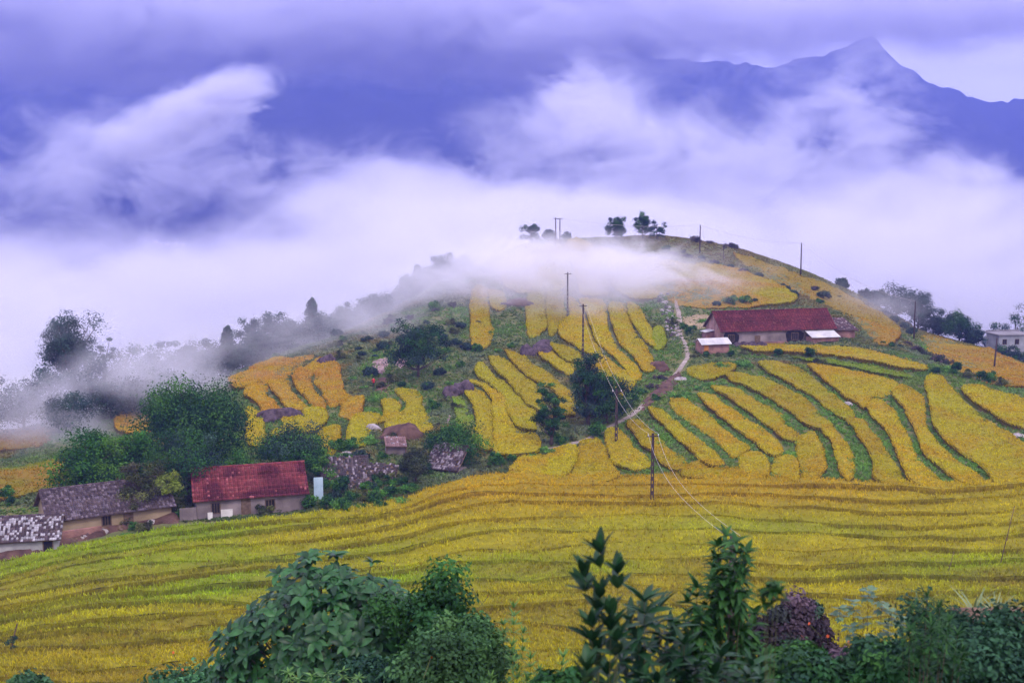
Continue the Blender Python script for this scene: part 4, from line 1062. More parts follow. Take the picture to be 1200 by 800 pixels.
def slab(a, b, c, d, th):
    """thin roof board through the four corners, thickness th downward along its normal"""
    P = np.array([a, b, c, d], float); n_ = np.cross(P[1] - P[0], P[3] - P[0]); n_ /= np.linalg.norm(n_)
    if n_[2] < 0: n_ = -n_
    lo = P - n_ * th
    return np.concatenate([lo, P]), BOXF
def house(name, loc, rz, L, Wd, eave, ridge, label, wall_mat, gable_mat=None, roof_cols=None, tile=(0.22, 0.28), over=0.45, skip=0.0, light=None, light_p=0.0, patch=None, sag=0.0, seed=1, deep=1.5, drop_back=0.0):
    """gabled farmhouse; local x runs along the ridge from the near left corner, y to the back"""
    rng = np.random.default_rng(seed)
    e = empty(name, loc, rz)
    gm = gable_mat or wall_mat
    t = 0.25
    part('wall', boxv(L / 2, t / 2, -deep, L - 2 * t - .006, t, deep + eave), wall_mat, e)
    part('wall', boxv(L / 2, Wd - t / 2, -deep, L - 2 * t - .006, t, deep + eave), wall_mat, e)
    for x in (t / 2, L - t / 2):
        pts = [(x - t / 2, 0, -deep), (x + t / 2, 0, -deep), (x + t / 2, Wd, -deep), (x - t / 2, Wd, -deep), (x - t / 2, 0, eave), (x + t / 2, 0, eave), (x + t / 2, Wd, eave), (x - t / 2, Wd, eave),
               (x - t / 2, Wd / 2, ridge - .05), (x + t / 2, Wd / 2, ridge - .05)]
        Fg = [(0, 3, 2, 1), (0, 1, 5, 4), (2, 3, 7, 6), (1, 2, 6, 9, 5), (3, 0, 4, 8, 7), (4, 5, 9, 8), (6, 7, 8, 9)]
        part('gable_wall', (np.array(pts, float), Fg), gm, e)
    sl = (ridge - eave) / (Wd / 2)
    ze = eave - over * sl + 0.06
    rz_ = ridge + 0.06
    A, B = (-over, -over, ze), (L + over, -over, ze); Cc, D = (L + over, Wd / 2, rz_), (-over, Wd / 2, rz_)
    A2, B2 = (-over, Wd + over, ze), (L + over, Wd + over, ze)
    roof = part('roof', merge([slab(A, B, Cc, D, 0.10), slab(A2, B2, Cc, D, 0.10)]), M_wood, e)
    nu = int((L + 2 * over) / tile[0]); nv = int(math.hypot(Wd / 2 + over, rz_ - ze) / tile[1])
    V1, F1, C1 = tiles(A, B, D, nu, nv, roof_cols, rng, skip=skip, light=light, light_p=light_p, patch=patch, sag=sag)
    V2, F2, C2 = tiles(A2, B2, D, nu, nv, roof_cols, rng, skip=skip, light=light, light_p=light_p, patch=patch, sag=sag)
    tl = link('tile_courses', mesh_np('tile_courses', np.concatenate([V1, V2]), np.concatenate([F1, F2 + len(V1)]), M_tile, np.concatenate([C1, C2])), roof); tl['kind'] = 'stuff'
    # ridge of half round tiles
    nrg = int((L + 2 * over) / 0.42)
    rv, rf, rc = [], [], []
    for k in range(nrg):
        x = -over + (L + 2 * over) * k / nrg
        Vt, Ft = tube([(x, Wd / 2, rz_ + .0), (x + 0.46, Wd / 2, rz_ + .02)], 0.13, 8)
        rf += [tuple(q + len(rv) * len(Vt) for q in f) for f in Ft]; rv.append(Vt); rc.append(np.tile(np.array(roof_cols[k % len(roof_cols)]) * rng.uniform(.7, 1.3), (len(Vt), 1)))
    rl = part('ridge_tiles', (np.concatenate(rv), rf), M_tile, roof, colors=np.concatenate(rc)); rl['kind'] = 'stuff'
    tag(e, label, 'house')
    return e
def opening(parent, x, z, w, h, name='window', y=0.0, bars=0, frame_mat=None, depth=0.06):
    """framed opening on the front wall"""
    fm = frame_mat or M_wood
    o = part(name, boxv(x, y - 0.012, z, w, 0.02, h), M_dark, parent)
    part('frame', merge([boxv(x - w / 2 - .05, y - depth / 2 - .004, z - .1, .1, depth, h + .2), boxv(x + w / 2 + .05, y - depth / 2 - .004, z - .1, .1, depth, h + .2), boxv(x, y - depth / 2 - .004, z + h, w - .004, depth, .1), boxv(x, y - depth / 2 - .004, z - .1, w - .004, depth, .1)]), fm, o)
    for k in range(bars):
        part('bar', boxv(x - w / 2 + w * (k + 1) / (bars + 1), y - 0.04, z + .003, .05, .03, h - .006), fm, o)
    return o
RED = [(0.155, 0.030, 0.038), (0.185, 0.038, 0.044), (0.12, 0.024, 0.034), (0.165, 0.046, 0.050)]
MAROON = [(0.070, 0.014, 0.020), (0.095, 0.020, 0.024), (0.05, 0.012, 0.018), (0.12, 0.028, 0.030)]
GREYT = [(0.065, 0.045, 0.06), (0.085, 0.06, 0.072), (0.05, 0.036, 0.046), (0.11, 0.08, 0.09)]
def gz(x, y): return float(height(x, y))

# long brick farmhouse on the shelf
def foot(u, v, Y=None):
    if Y is None: x, y = hit(u, v)
    else: x, y = float(ray(u, v)[0] * Y), float(Y)
    return (x, y, at(u, v, y)[2])
hx, hy, hzz = foot(846, 406, 214)
big = house('long_farmhouse', (hx, hy, hzz), rad(13), 20.5, 7.4, 2.75, 5.5, 'long brick farmhouse with maroon tiled roof on the hillside shelf', M_plaster, M_brickp, MAROON, skip=0.0, light=(0.17, 0.06, 0.06), light_p=0.05, patch=np.array((1.35, 1.3, 1.25)), seed=5, sag=0.0)
part('wall_base', boxv(10.2, -0.03, -1.5, 20.0, 0.05, 2.1), M_brick, big)
for x, w in ((1.6, 2.2), (13.2, 2.6)):
    th = np.linspace(0, 2 * np.pi, 20, endpoint=False); rr_ = 1 + .06 * np.sin(3 * th + x) + .04 * np.sin(7 * th)
    sq = lambda c_: np.sign(c_) * np.abs(c_) ** .6
    ring = np.stack([x + sq(np.cos(th)) * w * .62 * rr_, 1.35 + sq(np.sin(th)) * 1.05 * rr_], -1)
    Vs_ = np.concatenate([np.column_stack([ring[:, 0], np.full(20, -.058), ring[:, 1]]), np.column_stack([ring[:, 0], np.full(20, -.002), ring[:, 1]])])
    rec = part('soot_stain', (Vs_, [tuple(range(20))] + [(i, 20 + i, 20 + (i + 1) % 20, (i + 1) % 20) for i in range(20)]), M_dark, big)
    opening(rec, x, 0.85, w * .42, 1.1, 'window', y=-0.075, bars=2, frame_mat=M_wood)
part('eave_beam', boxv(10.2, -0.16, 2.36, 20.4, 0.14, 0.16), M_concrete, big)
part('door', boxv(6.4, -0.07, -0.2, 1.0, 0.03, 1.9), M_wood, big)
# annex at the right end with its own low roof
lx = 20.56
an = part('annex', boxv(lx + 2.0, 2.6, -1.5, 3.9, 5.0, 3.5), M_brick, big)
an_roof = part('annex_roof', slab((lx + .05, -0.3, 2.25), (lx + 4.5, -0.3, 2.1), (lx + 4.3, 5.4, 3.4), (lx + .05, 5.4, 3.75), 0.1), M_wood, big)
V1, F1, C1 = tiles((lx + .05, -0.35, 2.27), (lx + 4.5, -0.35, 2.12), (lx + .05, 5.4, 3.78), 20, 20, GREYT + [(0.16, 0.06, 0.06)], np.random.default_rng(8), light=(0.4, 0.34, 0.36), light_p=0.12)
tl = link('tile_courses', mesh_np('tile_courses', V1, F1, M_tile, C1), an_roof); tl['kind'] = 'stuff'
# lean-to with a pale metal roof in front
part('lean_to', boxv(17.7, -1.35, -1.5, 4.9, 2.5, 2.85), M_brick, big)
part('lean_to_opening', boxv(18.6, -2.612, -0.9, 2.9, 0.02, 1.6), M_dark, big)
part('lean_to_roof', slab((15.0, -3.0, 1.45), (20.3, -3.0, 1.45), (20.3, -0.2, 2.3), (15.0, -0.2, 2.3), 0.06), M_sheet, big)
# side porch at the left gable
part('side_porch', boxv(-0.72, 4.6, -1.5, 1.4, 2.0, 3.5), M_brick, big)
part('side_porch_roof', slab((-1.7, 3.4, 2.05), (-0.01, 3.4, 2.35), (-0.01, 5.8, 2.35), (-1.7, 5.8, 2.05), 0.06), M_sheet, big)
# low dark rubble against the facade
for k, (x, s) in enumerate(((3.2, 1.2), (4.8, 1.5), (6.6, 1.3), (2.2, 1.0))):
    d = ICO_V; n1 = fbm(d[:, 0] * 1.7 + k * 5, d[:, 1] * 1.7 + d[:, 2] * 2, 70 + k, 4)
    c, s_ = math.cos(rad(13)), math.sin(rad(13))
    o = link('rubble_heap', mesh_np('rubble_heap', d * (0.6 + .8 * n1)[:, None] * np.array([s, .7, .75]), ICO_F, M_rock), None, (hx + x * c + 1.5 * s_, hy + x * s_ - 1.5 * c, hzz + 0.1), (0, 0, k))
    tag(o, 'low dark rubble heap against the long farmhouse front', 'rubble', 'rubble heaps at the farmhouse front')

# brick shed with white roof
sx, sy, sz = foot(824, 415, 206)
shed = empty('brick_shed', (sx, sy, sz), rad(16))
part('wall', boxv(2.2, 1.3, -1.2, 4.8, 2.6, 2.9), M_brick, shed)
gb = np.array([(-.2, 0, 1.7), (-.2, 2.6, 1.7), (-.2, 1.3, 2.35), (4.6, 0, 1.7), (4.6, 2.6, 1.7), (4.6, 1.3, 2.35)], float)
part('gable_wall', (gb, [(0, 2, 1), (3, 4, 5), (0, 3, 5, 2), (1, 2, 5, 4)]), M_brickp, shed)
part('roof', merge([slab((-.5, -0.45, 1.60), (4.9, -0.45, 1.60), (4.9, 1.3, 2.45), (-.5, 1.3, 2.45), .05), slab((-.5, 3.05, 1.60), (4.9, 3.05, 1.60), (4.9, 1.3, 2.45), (-.5, 1.3, 2.45), .05)]), M_sheet, shed)
dr = part('door', boxv(0.55, -0.03, -0.1, 0.75, 0.04, 1.55), M_orange, shed)
part('handle', boxv(0.82, -0.065, 0.6, 0.05, 0.03, 0.14), M_dark, dr)
tag(shed, 'small pink brick shed with white metal roof and orange door', 'shed')

# red tiled house in the farmyard
x, y, z = foot(231, 606, 129)
redh = house('red_roof_house', (x, y, z), rad(17), 11.2, 6.6, 1.95, 4.35, 'farmhouse with a bright red tiled roof beside the yard trees', M_plaster, M_plaster, RED, tile=(0.22, 0.27), light=(0.30, 0.09, 0.10), light_p=0.04, patch=np.array((0.5, 0.45, 0.6)), seed=9, over=0.4)
opening(redh, 1.9, 0.35, 0.8, 1.0, 'window', bars=2)
part('white_panel', boxv(3.0, -0.28, -0.6, 1.2, 0.06, 1.3), M_white, redh)
part('white_panel', boxv(1.3, -0.28, -0.8, 0.5, 0.06, 1.3), M_white, redh)
part('door', boxv(5.0, -0.03, -0.3, 1.0, 0.05, 1.9), M_wood, redh)
opening(redh, 7.5, 0.4, 0.9, 0.9, 'window', bars=2)
part('side_yard_wall', boxv(-0.9, -0.1, -1.2, 1.7, 0.2, 2.3), M_plaster, redh)
x, y, z = foot(373, 584, 135)
sheet_ = part('blue_sheet', merge([boxv(0.11 * k, 0.02 * (k % 2), -0.3, 0.108, 0.03, 2.6) for k in range(9)]), M_bluesheet, None, loc=(x - .4, y, z), rot=(rad(-6), 0, rad(10)))
tag(sheet_, 'pale blue corrugated sheet standing at the end of the red roofed house', 'metal sheet')

# grey tiled long house, left
x, y, z = foot(60, 628, 123.5)
greyh = house('grey_tile_house', (x, y, z), rad(30), 12.0, 6.6, 1.75, 3.9, 'long low farmhouse with mottled grey tiles and ochre wall', M_ochre, M_ochre, GREYT, tile=(0.22, 0.28), light=(0.16, 0.125, 0.16), light_p=0.30, seed=13, over=0.45, sag=0.0)
opening(greyh, 5.4, 0.4, 0.8, 0.9, 'window', bars=2)
part('door', boxv(7.6, -0.03, -0.3, 1.0, 0.05, 1.8), M_wood, greyh)
part('front_brick_wall', boxv(2.4, -0.9, -0.6, 4.6, 0.25, 1.2), M_brick, greyh)
x, y, z = foot(-32, 652, 119)
shed2 = house('mottled_shed', (x, y, z), rad(12), 7.8, 4.6, 1.5, 3.1, 'low shed with whitened mottled tiles in front of the grey farmhouse', M_concrete, M_concrete, GREYT, tile=(0.22, 0.28), light=(0.42, 0.39, 0.46), light_p=0.42, seed=17, over=0.4, sag=0.0)
opening(shed2, 6.9, 0.1, 0.8, 1.1, 'window')
# bare yard earth in front of both
drape([(-30,640),(40,628),(75,618),(120,610),(160,604),(205,600),(214,612),(160,618),(110,631),(50,647),(-30,664)], M_earth, 'farmyard_ground', .35, .5, kind='structure')
for k, (u, v) in enumerate([(108,626),(98,630),(150,612),(165,608),(172,604),(178,613),(140,620),(60,640),(85,634),(30,645),(188,604),(122,624)]):
    rock(u, v, random.uniform(.3, .8), random.uniform(.3, .5), .35, 90 + k, M_pale if k % 2 else M_wood, 'pale stone or plank end lying on the bare farmyard strip', 'debris on the farmyard strip', name='stone', sink=0.0)

# ruins in the gully: slumped tile roofs
def ruin(u, v, Y, L, Wd, h0, h1, rz, cols, label, light_p, seed, tiltx=0.0, skip=0.05, sinkz=0.0, name='ruined_hut'):
    x, y, z = foot(u, v, Y)
    e = empty(name, (x, y, gz(x, y) - sinkz), rz, rot=(tiltx, 0, rz))
    rng = np.random.default_rng(seed)
    part('wall', boxv(L / 2, Wd * .55, -1.0, L * .9, Wd * .75, h0 + 0.92), M_plaster, e)
    rf_ = part('roof', slab((0, 0, h0), (L, 0, h0 * .94), (L, Wd, h1), (0, Wd, h1 * 1.05), .1), M_wood, e)
    V1, F1, C1 = tiles((0, 0, h0 + .03), (L, 0, h0 * .94 + .03), (0, Wd, h1 * 1.05 + .03), int(L / .22), int(math.hypot(Wd, h1 - h0) / .28), cols, rng, skip=skip, light=(0.30, 0.25, 0.30), light_p=light_p, sag=0.0)
    tl = link('tile_courses', mesh_np('tile_courses', V1, F1, M_tile, C1), rf_); tl['kind'] = 'stuff'
    for xx in (0.15, L - .15):
        part('post', boxv(xx, 0.15, -1, .14, .14, h0 + .88), M_wood, e)
    return tag(e, label, 'hut')
ruin(497, 563, 146, 4.4, 3.0, 0.9, 3.2, rad(-24), GREYT, 'tile lean-to with whitened mottled roof above the golden field', 0.4, 21, sinkz=.7)
ruin(452, 541, 150, 2.6, 2.2, 1.9, 2.5, rad(10), [(0.22, 0.13, 0.13), (0.17, 0.10, 0.11)], 'little hut with brown roof among the ruins', 0.05, 22, sinkz=.7)
ruin(378, 582, 137, 5.6, 4.2, 0.7, 3.4, rad(14), PRP + GREYT, 'collapsed purple grey tile roof beside the blue sheet', 0.22, 23, skip=0.18, sinkz=.8, tiltx=rad(4))
ruin(420, 574, 140, 4.0, 3.2, 0.6, 2.4, rad(-6), PRP + GREYT, 'slumped mossy tile roof half buried in weeds', 0.18, 24, skip=0.22, sinkz=.6, tiltx=rad(-5))

rs5 = random.Random(8)
for k in range(26):
    u, v = rs5.uniform(380, 500), rs5.uniform(560, 590)
    if v > 600 - (u - 380) * .26: continue
    x, y = hit(u, v); kx = rs5.choice([0, 1, 2, 3, 5]); s_ = rs5.uniform(.5, 1.0)
    e = empty('shrub', (x, y, gz(x, y) - .1), rs5.uniform(0, 6)); e.scale = (s_, s_, s_)
    link('stem', SHR[kx][0], e); link('foliage', SHR[kx][1], e)
    tag(e, 'wild shrub overgrowing the ruined farm buildings', 'shrub', 'shrub overgrowing the ruined farm buildings')
# grey block house at the right edge
x, y, z = foot(1170, 409, 272)
M_pole2 = pmat('dull_roof', (0.16, 0.15, 0.17), .95, (0.26, 0.24, 0.27), .5)
blk = empty('block_house', (x, y, z), rad(10)); blk.scale = (.85, .85, .85)
part('wall', boxv(4.5, 3.0, -3, 9.0, 6.0, 6.4), pmat('grey_render', (0.20, 0.20, 0.24), .95, (0.32, 0.32, 0.37), .5), blk)
part('roof_slab', boxv(4.5, 3.0, 3.402, 9.6, 6.6, 0.3), M_pole2, blk)
part('parapet', boxv(4.5, 5.9, 3.704, 9.4, 0.2, 0.4), M_pole2, blk)
for xx in (1.6, 5.0, 7.6): opening(blk, xx, 1.2, 1.0, 1.2, 'window', bars=1)
tag(blk, 'grey concrete block house with flat roof at the edge of the hill', 'house')
for k, (u, Y) in enumerate(((1172, 262), (1182, 260), (1195, 258), (1206, 258))):
    tree_at(u, 410, 'round', 3.2, 4.2, 150 + k, BLG + DKG, 'dark bush along the front of the grey block house', 'bushes before the block house', leaf=0.3, n_clump=18, n_leaf=45, bare=0.03, Y=Y, name='shrub', cat='shrub')

# ------------------------------------------------------------------ poles and wires
M_pole = pmat('pole_concrete', (0.045, 0.030, 0.034), 0.9, (0.085, 0.06, 0.062), 2.0, 0.1)
M_ins = pmat('white_insulator', (0.6, 0.6, 0.62), 0.3, None, spec=0.5)
M_wire = pmat('pale_wire', (0.5, 0.46, 0.46), 0.5, None, spec=0.3)
def pole(u, v, h, label, w=0.30, Y=None, rz=0.2, lattice=True, arm=True, group='concrete poles of the power line', lean=(0, 0), thin=1.0):
    if Y is None: x, y = hit(u, v)
    else: x, y = float(ray(u, v)[0] * Y), float(Y)
    z = gz(x, y)
    e = empty('power_pole', (x, y, z), rz, rot=(lean[0], lean[1], rz))
    if lattice:
        def leg(s):
            a, b = w / 2, w / 2 * .55
            t = 0.075 * thin
            pts = [(s * a - t / 2, -.09, -1), (s * a + t / 2, -.09, -1), (s * a + t / 2, .09, -1), (s * a - t / 2, .09, -1), (s * b - t / 2, -.07, h), (s * b + t / 2, -.07, h), (s * b + t / 2, .07, h), (s * b - t / 2, .07, h)]
            part('flange', hexa(pts), M_pole, e)
        leg(-1); leg(1)
        zz = -0.6
        while zz < h * .62:
            part('rung', boxv(0, 0, zz, (w - .085) * (1 - .45 * zz / h), .10, 0.42), M_pole, e); zz += 0.78
        part('web', boxv(0, 0, h * .64, w * .58, .10, h * .36), M_pole, e)
    else:
        part('shaft', tube([(0, 0, -1), (0, 0, h * .5), (0, 0, h)], 0.14 * thin, 8, 0.09 * thin), M_pole, e, smooth=True)
    if arm:
        ar = part('crossarm', boxv(0, -0.13, h - 0.35, 1.3, .09, .10), M_pole, e)
        for s in (-.55, .55):
            part('insulator', tube([(s, -.13, h - .248), (s, -.13, h - .15), (s, -.13, h - .05)], [.05, .065, .03], 8), M_ins, ar)
    tag(e, label, 'power pole', group)
    return Vector((x, y, z + h))
T = {}
T['a'] = pole(764, 590, 7.6, 'concrete ladder pole standing at the edge of the wide golden field')
T['b'] = pole(722, 520, 7.0, 'concrete ladder pole in the small paddy beside the footpath')
T['c'] = pole(683, 418, 8.6, 'pole behind the tall ragged tree in the hill terraces', w=.26)
T['d'] = pole(665, 372, 8.4, 'slim pole among the misty upper terraces', w=.24)
T['e'] = pole(651, 297, 7.0, 'left pole of the close pair on the hilltop', Y=292, lattice=False, group='plain posts on the ridge', thin=1.2)
T['f'] = pole(656, 297, 6.4, 'right pole of the close pair on the hilltop', Y=294, lattice=False, group='plain posts on the ridge', thin=1.2)
T['g'] = pole(820, 300, 6.4, 'dark post on the ridge right of the hilltop trees', Y=290, lattice=False, group='plain posts on the ridge', arm=False, thin=1.3)
T['h'] = pole(938, 331, 7.4, 'dark post on the right skyline slope above the farmhouse', Y=282, lattice=False, group='plain posts on the ridge', arm=False, thin=1.3)
T['i'] = pole(1071, 396, 7.4, 'slim post before the pair of large hazy trees', Y=248, lattice=False, group='plain posts on the ridge', arm=False, thin=1.2)
T['j'] = pole(1165, 431, 5.4, 'dark leaning post on the orange slope by the block house', Y=222, lattice=False, group='plain posts on the ridge', arm=False, lean=(0, rad(3)), thin=1.2)
T['k'] = pole(853, 900, at(854, 628, 26)[2] - gz(at(854, 628, 26)[0], 26), 'near dark pole rising out of the foreground shrubs', Y=26, lattice=False, arm=False, thin=.8, group=None, rz=0.5)
def wire(a, b, sag, label, group='wires of the power line', r=0.022, da=(0, 0), db=(0, 0), r2=None):
    a = Vector(a) + Vector((da[0], 0, da[1])); b = Vector(b) + Vector((db[0], 0, db[1]))
    P = [a.lerp(b, t) - Vector((0, 0, sag * 4 * t * (1 - t))) for t in np.linspace(0, 1, 15)]
    o = part('power_line', tube([tuple(p - a) for p in P], r, 5, r2), M_wire, None, loc=tuple(a), smooth=True)
    tag(o, label, 'wire', group)
for s in (-.5, .5):
    wire(T['a'], T['k'], 1.2, 'pale wire running from the field pole down to the near pole', 'wires down to the near pole', .013, (s, 0), (s * .3, 0), .004)
    wire(T['b'], T['a'], 0.8, 'pale wire strung between the two lower ladder poles', 'wires between the lower ladder poles', .014, (s, 0), (s, 0))
    wire(T['c'], T['b'], 1.0, 'thin wire slanting from the hill pole to the footpath pole', 'wires above the gully trees', .014, (s, 0), (s, 0))
wire(T['d'], T['c'], 0.8, 'thin wire between the two misty terrace poles', None, .015)
wire(T['f'], T['d'], 0.8, 'thin wire climbing from the terraces to the hilltop pair', None, .015)
wire(T['g'], T['h'], 1.0, 'thin skyline wire between the two ridge posts', None, .03)
wire(T['h'], T['i'], 2.0, 'thin skyline wire sagging toward the hazy tree pair', None, .03)
wire(T['f'], T['g'], 1.0, 'thin skyline wire passing over the hilltop trees', None, .03)

# ------------------------------------------------------------------ person in red on the slope
def person(u, v):
    x, y = hit(u, v)
    joints = {'pel': (0, 0, .92), 'chest': (0, .03, 1.28), 'neck': (0, .05, 1.46), 'head': (0, .09, 1.62), 'hl': (-.1, 0, .86), 'kl': (-.12, .1, .48), 'al': (-.12, -.04, .08), 'tl': (-.13, .1, .03),
              'hr': (.1, 0, .86), 'kr': (.12, .18, .52), 'ar': (.12, .14, .10), 'tr': (.13, .29, .05), 'sl': (-.19, .03, 1.38), 'el': (-.27, .12, 1.12), 'wl': (-.2, .3, 1.02), 'sr': (.19, .03, 1.38), 'er': (.27, .12, 1.12), 'wr': (.2, .32, 1.06)}
    rads = {'pel': .15, 'chest': .17, 'neck': .06, 'head': .105, 'hl': .10, 'kl': .065, 'al': .045, 'tl': .04, 'hr': .10, 'kr': .065, 'ar': .045, 'tr': .04, 'sl': .075, 'el': .05, 'wl': .035, 'sr': .075, 'er': .05, 'wr': .035}
    ed = [('pel', 'chest'), ('chest', 'neck'), ('neck', 'head'), ('pel', 'hl'), ('hl', 'kl'), ('kl', 'al'), ('al', 'tl'), ('pel', 'hr'), ('hr', 'kr'), ('kr', 'ar'), ('ar', 'tr'), ('chest', 'sl'), ('sl', 'el'), ('el', 'wl'), ('chest', 'sr'), ('sr', 'er'), ('er', 'wr')]
    ks = list(joints); V = [joints[k] for k in ks]; E = [(ks.index(a), ks.index(b)) for a, b in ed]
    # fingers: short chains from each wrist
    fr = [rads[k] for k in ks]
    for wn, sgn in (('wl', -1), ('wr', 1)):
        w0 = ks.index(wn); b = Vector(joints[wn])
        for q in range(5):
            p1 = b + Vector((sgn * (-.03 + .018 * q), .07, .005 - .012 * (q == 4))); p2 = p1 + Vector((sgn * .004 * q, .035, -.03))
            V += [tuple(p1), tuple(p2)]; fr += [.011, .008]; E += [(w0, len(V) - 2), (len(V) - 2, len(V) - 1)]
    me = bpy.data.meshes.new('body'); me.from_pydata(V, E, []); me.update()
    e = empty('person', (x, y, gz(x, y)), rad(35))
    o = link('body', me, e)
    m1 = o.modifiers.new('skin', 'SKIN')
    for i, r in enumerate(fr): me.skin_vertices[0].data[i].radius = (r, r)
    me.skin_vertices[0].data[0].use_root = True
    m2 = o.modifiers.new('sub', 'SUBSURF'); m2.levels = 1; m2.render_levels = 1
    # clothing by height: dark trousers, red jacket, skin
    mt = bpy.data.materials.new('person_clothing'); mt.use_nodes = True; t = mt.node_tree; b = t.nodes['Principled BSDF']; b.inputs['Roughness'].default_value = .85
    co = N(t, 'ShaderNodeTexCoord'); sp = N(t, 'ShaderNodeSeparateXYZ'); rp = N(t, 'ShaderNodeValToRGB'); dv = N(t, 'ShaderNodeMath', operation='DIVIDE'); dv.inputs[1].default_value = 1.75
    t.links.new(co.outputs['Object'], sp.inputs[0]); t.links.new(sp.outputs[2], dv.inputs[0]); t.links.new(dv.outputs[0], rp.inputs[0])
    rp.color_ramp.interpolation = 'CONSTANT'
    els = rp.color_ramp.elements; els[0].position = 0; els[0].color = (.02, .018, .03, 1); els[1].position = .50; els[1].color = (.42, .012, .03, 1)
    n2 = els.new(.84); n2.color = (.45, .26, .18, 1)
    t.links.new(rp.outputs[0], b.inputs['Base Color']); me.materials.append(mt)
    hv = ICO_V * np.array([.125, .13, .12]); hv[:, 2] = np.where(hv[:, 2] < -.02, -.02 + hv[:, 2] * .3, hv[:, 2])
    part('hair', (hv + np.array([0, .07, 1.66]), [tuple(f) for f in ICO_F]), pmat('black_hair', (.01, .009, .01), .6, None), e, smooth=True)
    tag(e, 'person in a red jacket and dark trousers on the weedy slope', 'person')
    return x, y
person(438, 455)
# far houses in the valley
for k, (u, v, Y) in enumerate([(188,282,2330),(196,284,2330),(206,286,2330),(214,285,2330),(278,210,2600),(182,272,2400)]):
    x, y, z = at(u, v, Y)
    e = empty('valley_house', (x, y, VZ), k * .7); e.scale = (.7, .7, .7)
    part('wall', boxv(0, 0, -2, 12, 8, 7), M_ochre, e)
    part('roof', (np.array([(-6.5, -4.5, 5), (6.5, -4.5, 5), (6.5, 4.5, 5), (-6.5, 4.5, 5), (-6.5, 0, 8), (6.5, 0, 8)], float), [(0, 1, 5, 4), (2, 3, 4, 5), (0, 4, 3), (1, 2, 5), (0, 3, 2, 1)]), M_concrete, e)
    tag(e, 'tiny pale house far down in the blue valley', 'house', 'far valley houses')
# ------------------------------------------------------------------ foreground shrubs on the slope below the lens
def leaf_mat(name, c1, c2, rough=0.4, spec=0.4, trans=0.18):
    m = bpy.data.materials.new(name); m.use_nodes = True; t = m.node_tree; b = t.nodes['Principled BSDF']
    b.inputs['Roughness'].default_value = rough; b.inputs['Specular IOR Level'].default_value = spec
    oi = N(t, 'ShaderNodeObjectInfo'); at_ = N(t, 'ShaderNodeAttribute', attribute_name='tint'); sp = N(t, 'ShaderNodeSeparateXYZ')
    t.links.new(at_.outputs['Vector'], sp.inputs[0])
    ad = N(t, 'ShaderNodeMath', operation='ADD'); fr = N(t, 'ShaderNodeMath', operation='FRACT')
    t.links.new(oi.outputs['Random'], ad.inputs[0]); t.links.new(sp.outputs[0], ad.inputs[1]); t.links.new(ad.outputs[0], fr.inputs[0])
    r = N(t, 'ShaderNodeValToRGB'); r.color_ramp.elements[0].color = (*c1, 1); r.color_ramp.elements[1].color = (*c2, 1)
    t.links.new(fr.outputs[0], r.inputs[0])
    # veins and mottling
    co = N(t, 'ShaderNodeTexCoord'); nz = N(t, 'ShaderNodeTexNoise'); nz.inputs['Scale'].default_value = 14; t.links.new(co.outputs['Object'], nz.inputs['Vector'])
    mx = N(t, 'ShaderNodeMix', data_type='RGBA', blend_type='MULTIPLY'); mx.inputs[0].default_value = 0.7
    r2_ = N(t, 'ShaderNodeValToRGB'); r2_.color_ramp.elements[0].color = (.6, .6, .6, 1); r2_.color_ramp.elements[0].position = .3; r2_.color_ramp.elements[1].color = (1.25, 1.25, 1.2, 1); r2_.color_ramp.elements[1].position = .7
    t.links.new(nz.outputs['Fac'], r2_.inputs[0]); t.links.new(r.outputs[0], mx.inputs[6]); t.links.new(r2_.outputs[0], mx.inputs[7])
    t.links.new(mx.outputs[2], b.inputs['Base Color'])
    tr = N(t, 'ShaderNodeBsdfTranslucent'); t.links.new(mx.outputs[2], tr.inputs[0]); ms = N(t, 'ShaderNodeMixShader'); ms.inputs[0].default_value = trans
    t.links.new(b.outputs[0], ms.inputs[1]); t.links.new(tr.outputs[0], ms.inputs[2]); t.links.new(ms.outputs[0], t.nodes['Material Output'].inputs['Surface'])
    return m
def lobed_leaf(Ln):
    """palmate leaf with five pointed lobes, base at the origin, along +y, unit normal +z, drooping"""
    ang = [-150, -128, -100, -78, -58, -40, -22, 0, 22, 40, 58, 78, 100, 128, 150]
    rr = [.16, .40, .30, .66, .46, .84, .62, 1.0, .62, .84, .46, .66, .30, .40, .16]
    c = np.array([0, .30, 0.0])
    P = [c * 0 + np.array([0, 0, 0])]
    for a, r in zip(ang, rr):
        a = rad(a); P.append(np.array([math.sin(a) * r * .62, .32 + math.cos(a) * r * .68, 0]))
    P.append(np.array([0, .34, 0]))
    V = np.array(P) * Ln
    V[:, 2] = -0.30 * (V[:, 1] / Ln) ** 2 * Ln + 0.28 * np.abs(V[:, 0]) - 0.55 * V[:, 0] ** 2 / Ln
    hub = len(V) - 1
    Fs = [(hub, i + 1, i) for i in range(1, hub - 1)] + [(hub, 1, 0), (hub, 0, hub - 1)]
    return V, Fs
def lance_leaf(Ln, w, curl=0.25, wide=0.6, n=6):
    t = np.linspace(0, 1, n + 1); ww = w / 2 * np.sin(np.pi * t ** wide) ** 0.8 * 1.0; ww[0] = w * .06; ww[-1] = 0.0
    V, Fs = [], []
    for k in range(n + 1):
        z = -curl * Ln * t[k] ** 2
        V += [(-ww[k], t[k] * Ln, z + ww[k] * .35), (0, t[k] * Ln, z), (ww[k], t[k] * Ln, z + ww[k] * .35)]
    for k in range(n):
        a = 3 * k
        Fs += [(a, a + 1, a + 4, a + 3), (a + 1, a + 2, a + 5, a + 4)]
    return np.array(V), Fs
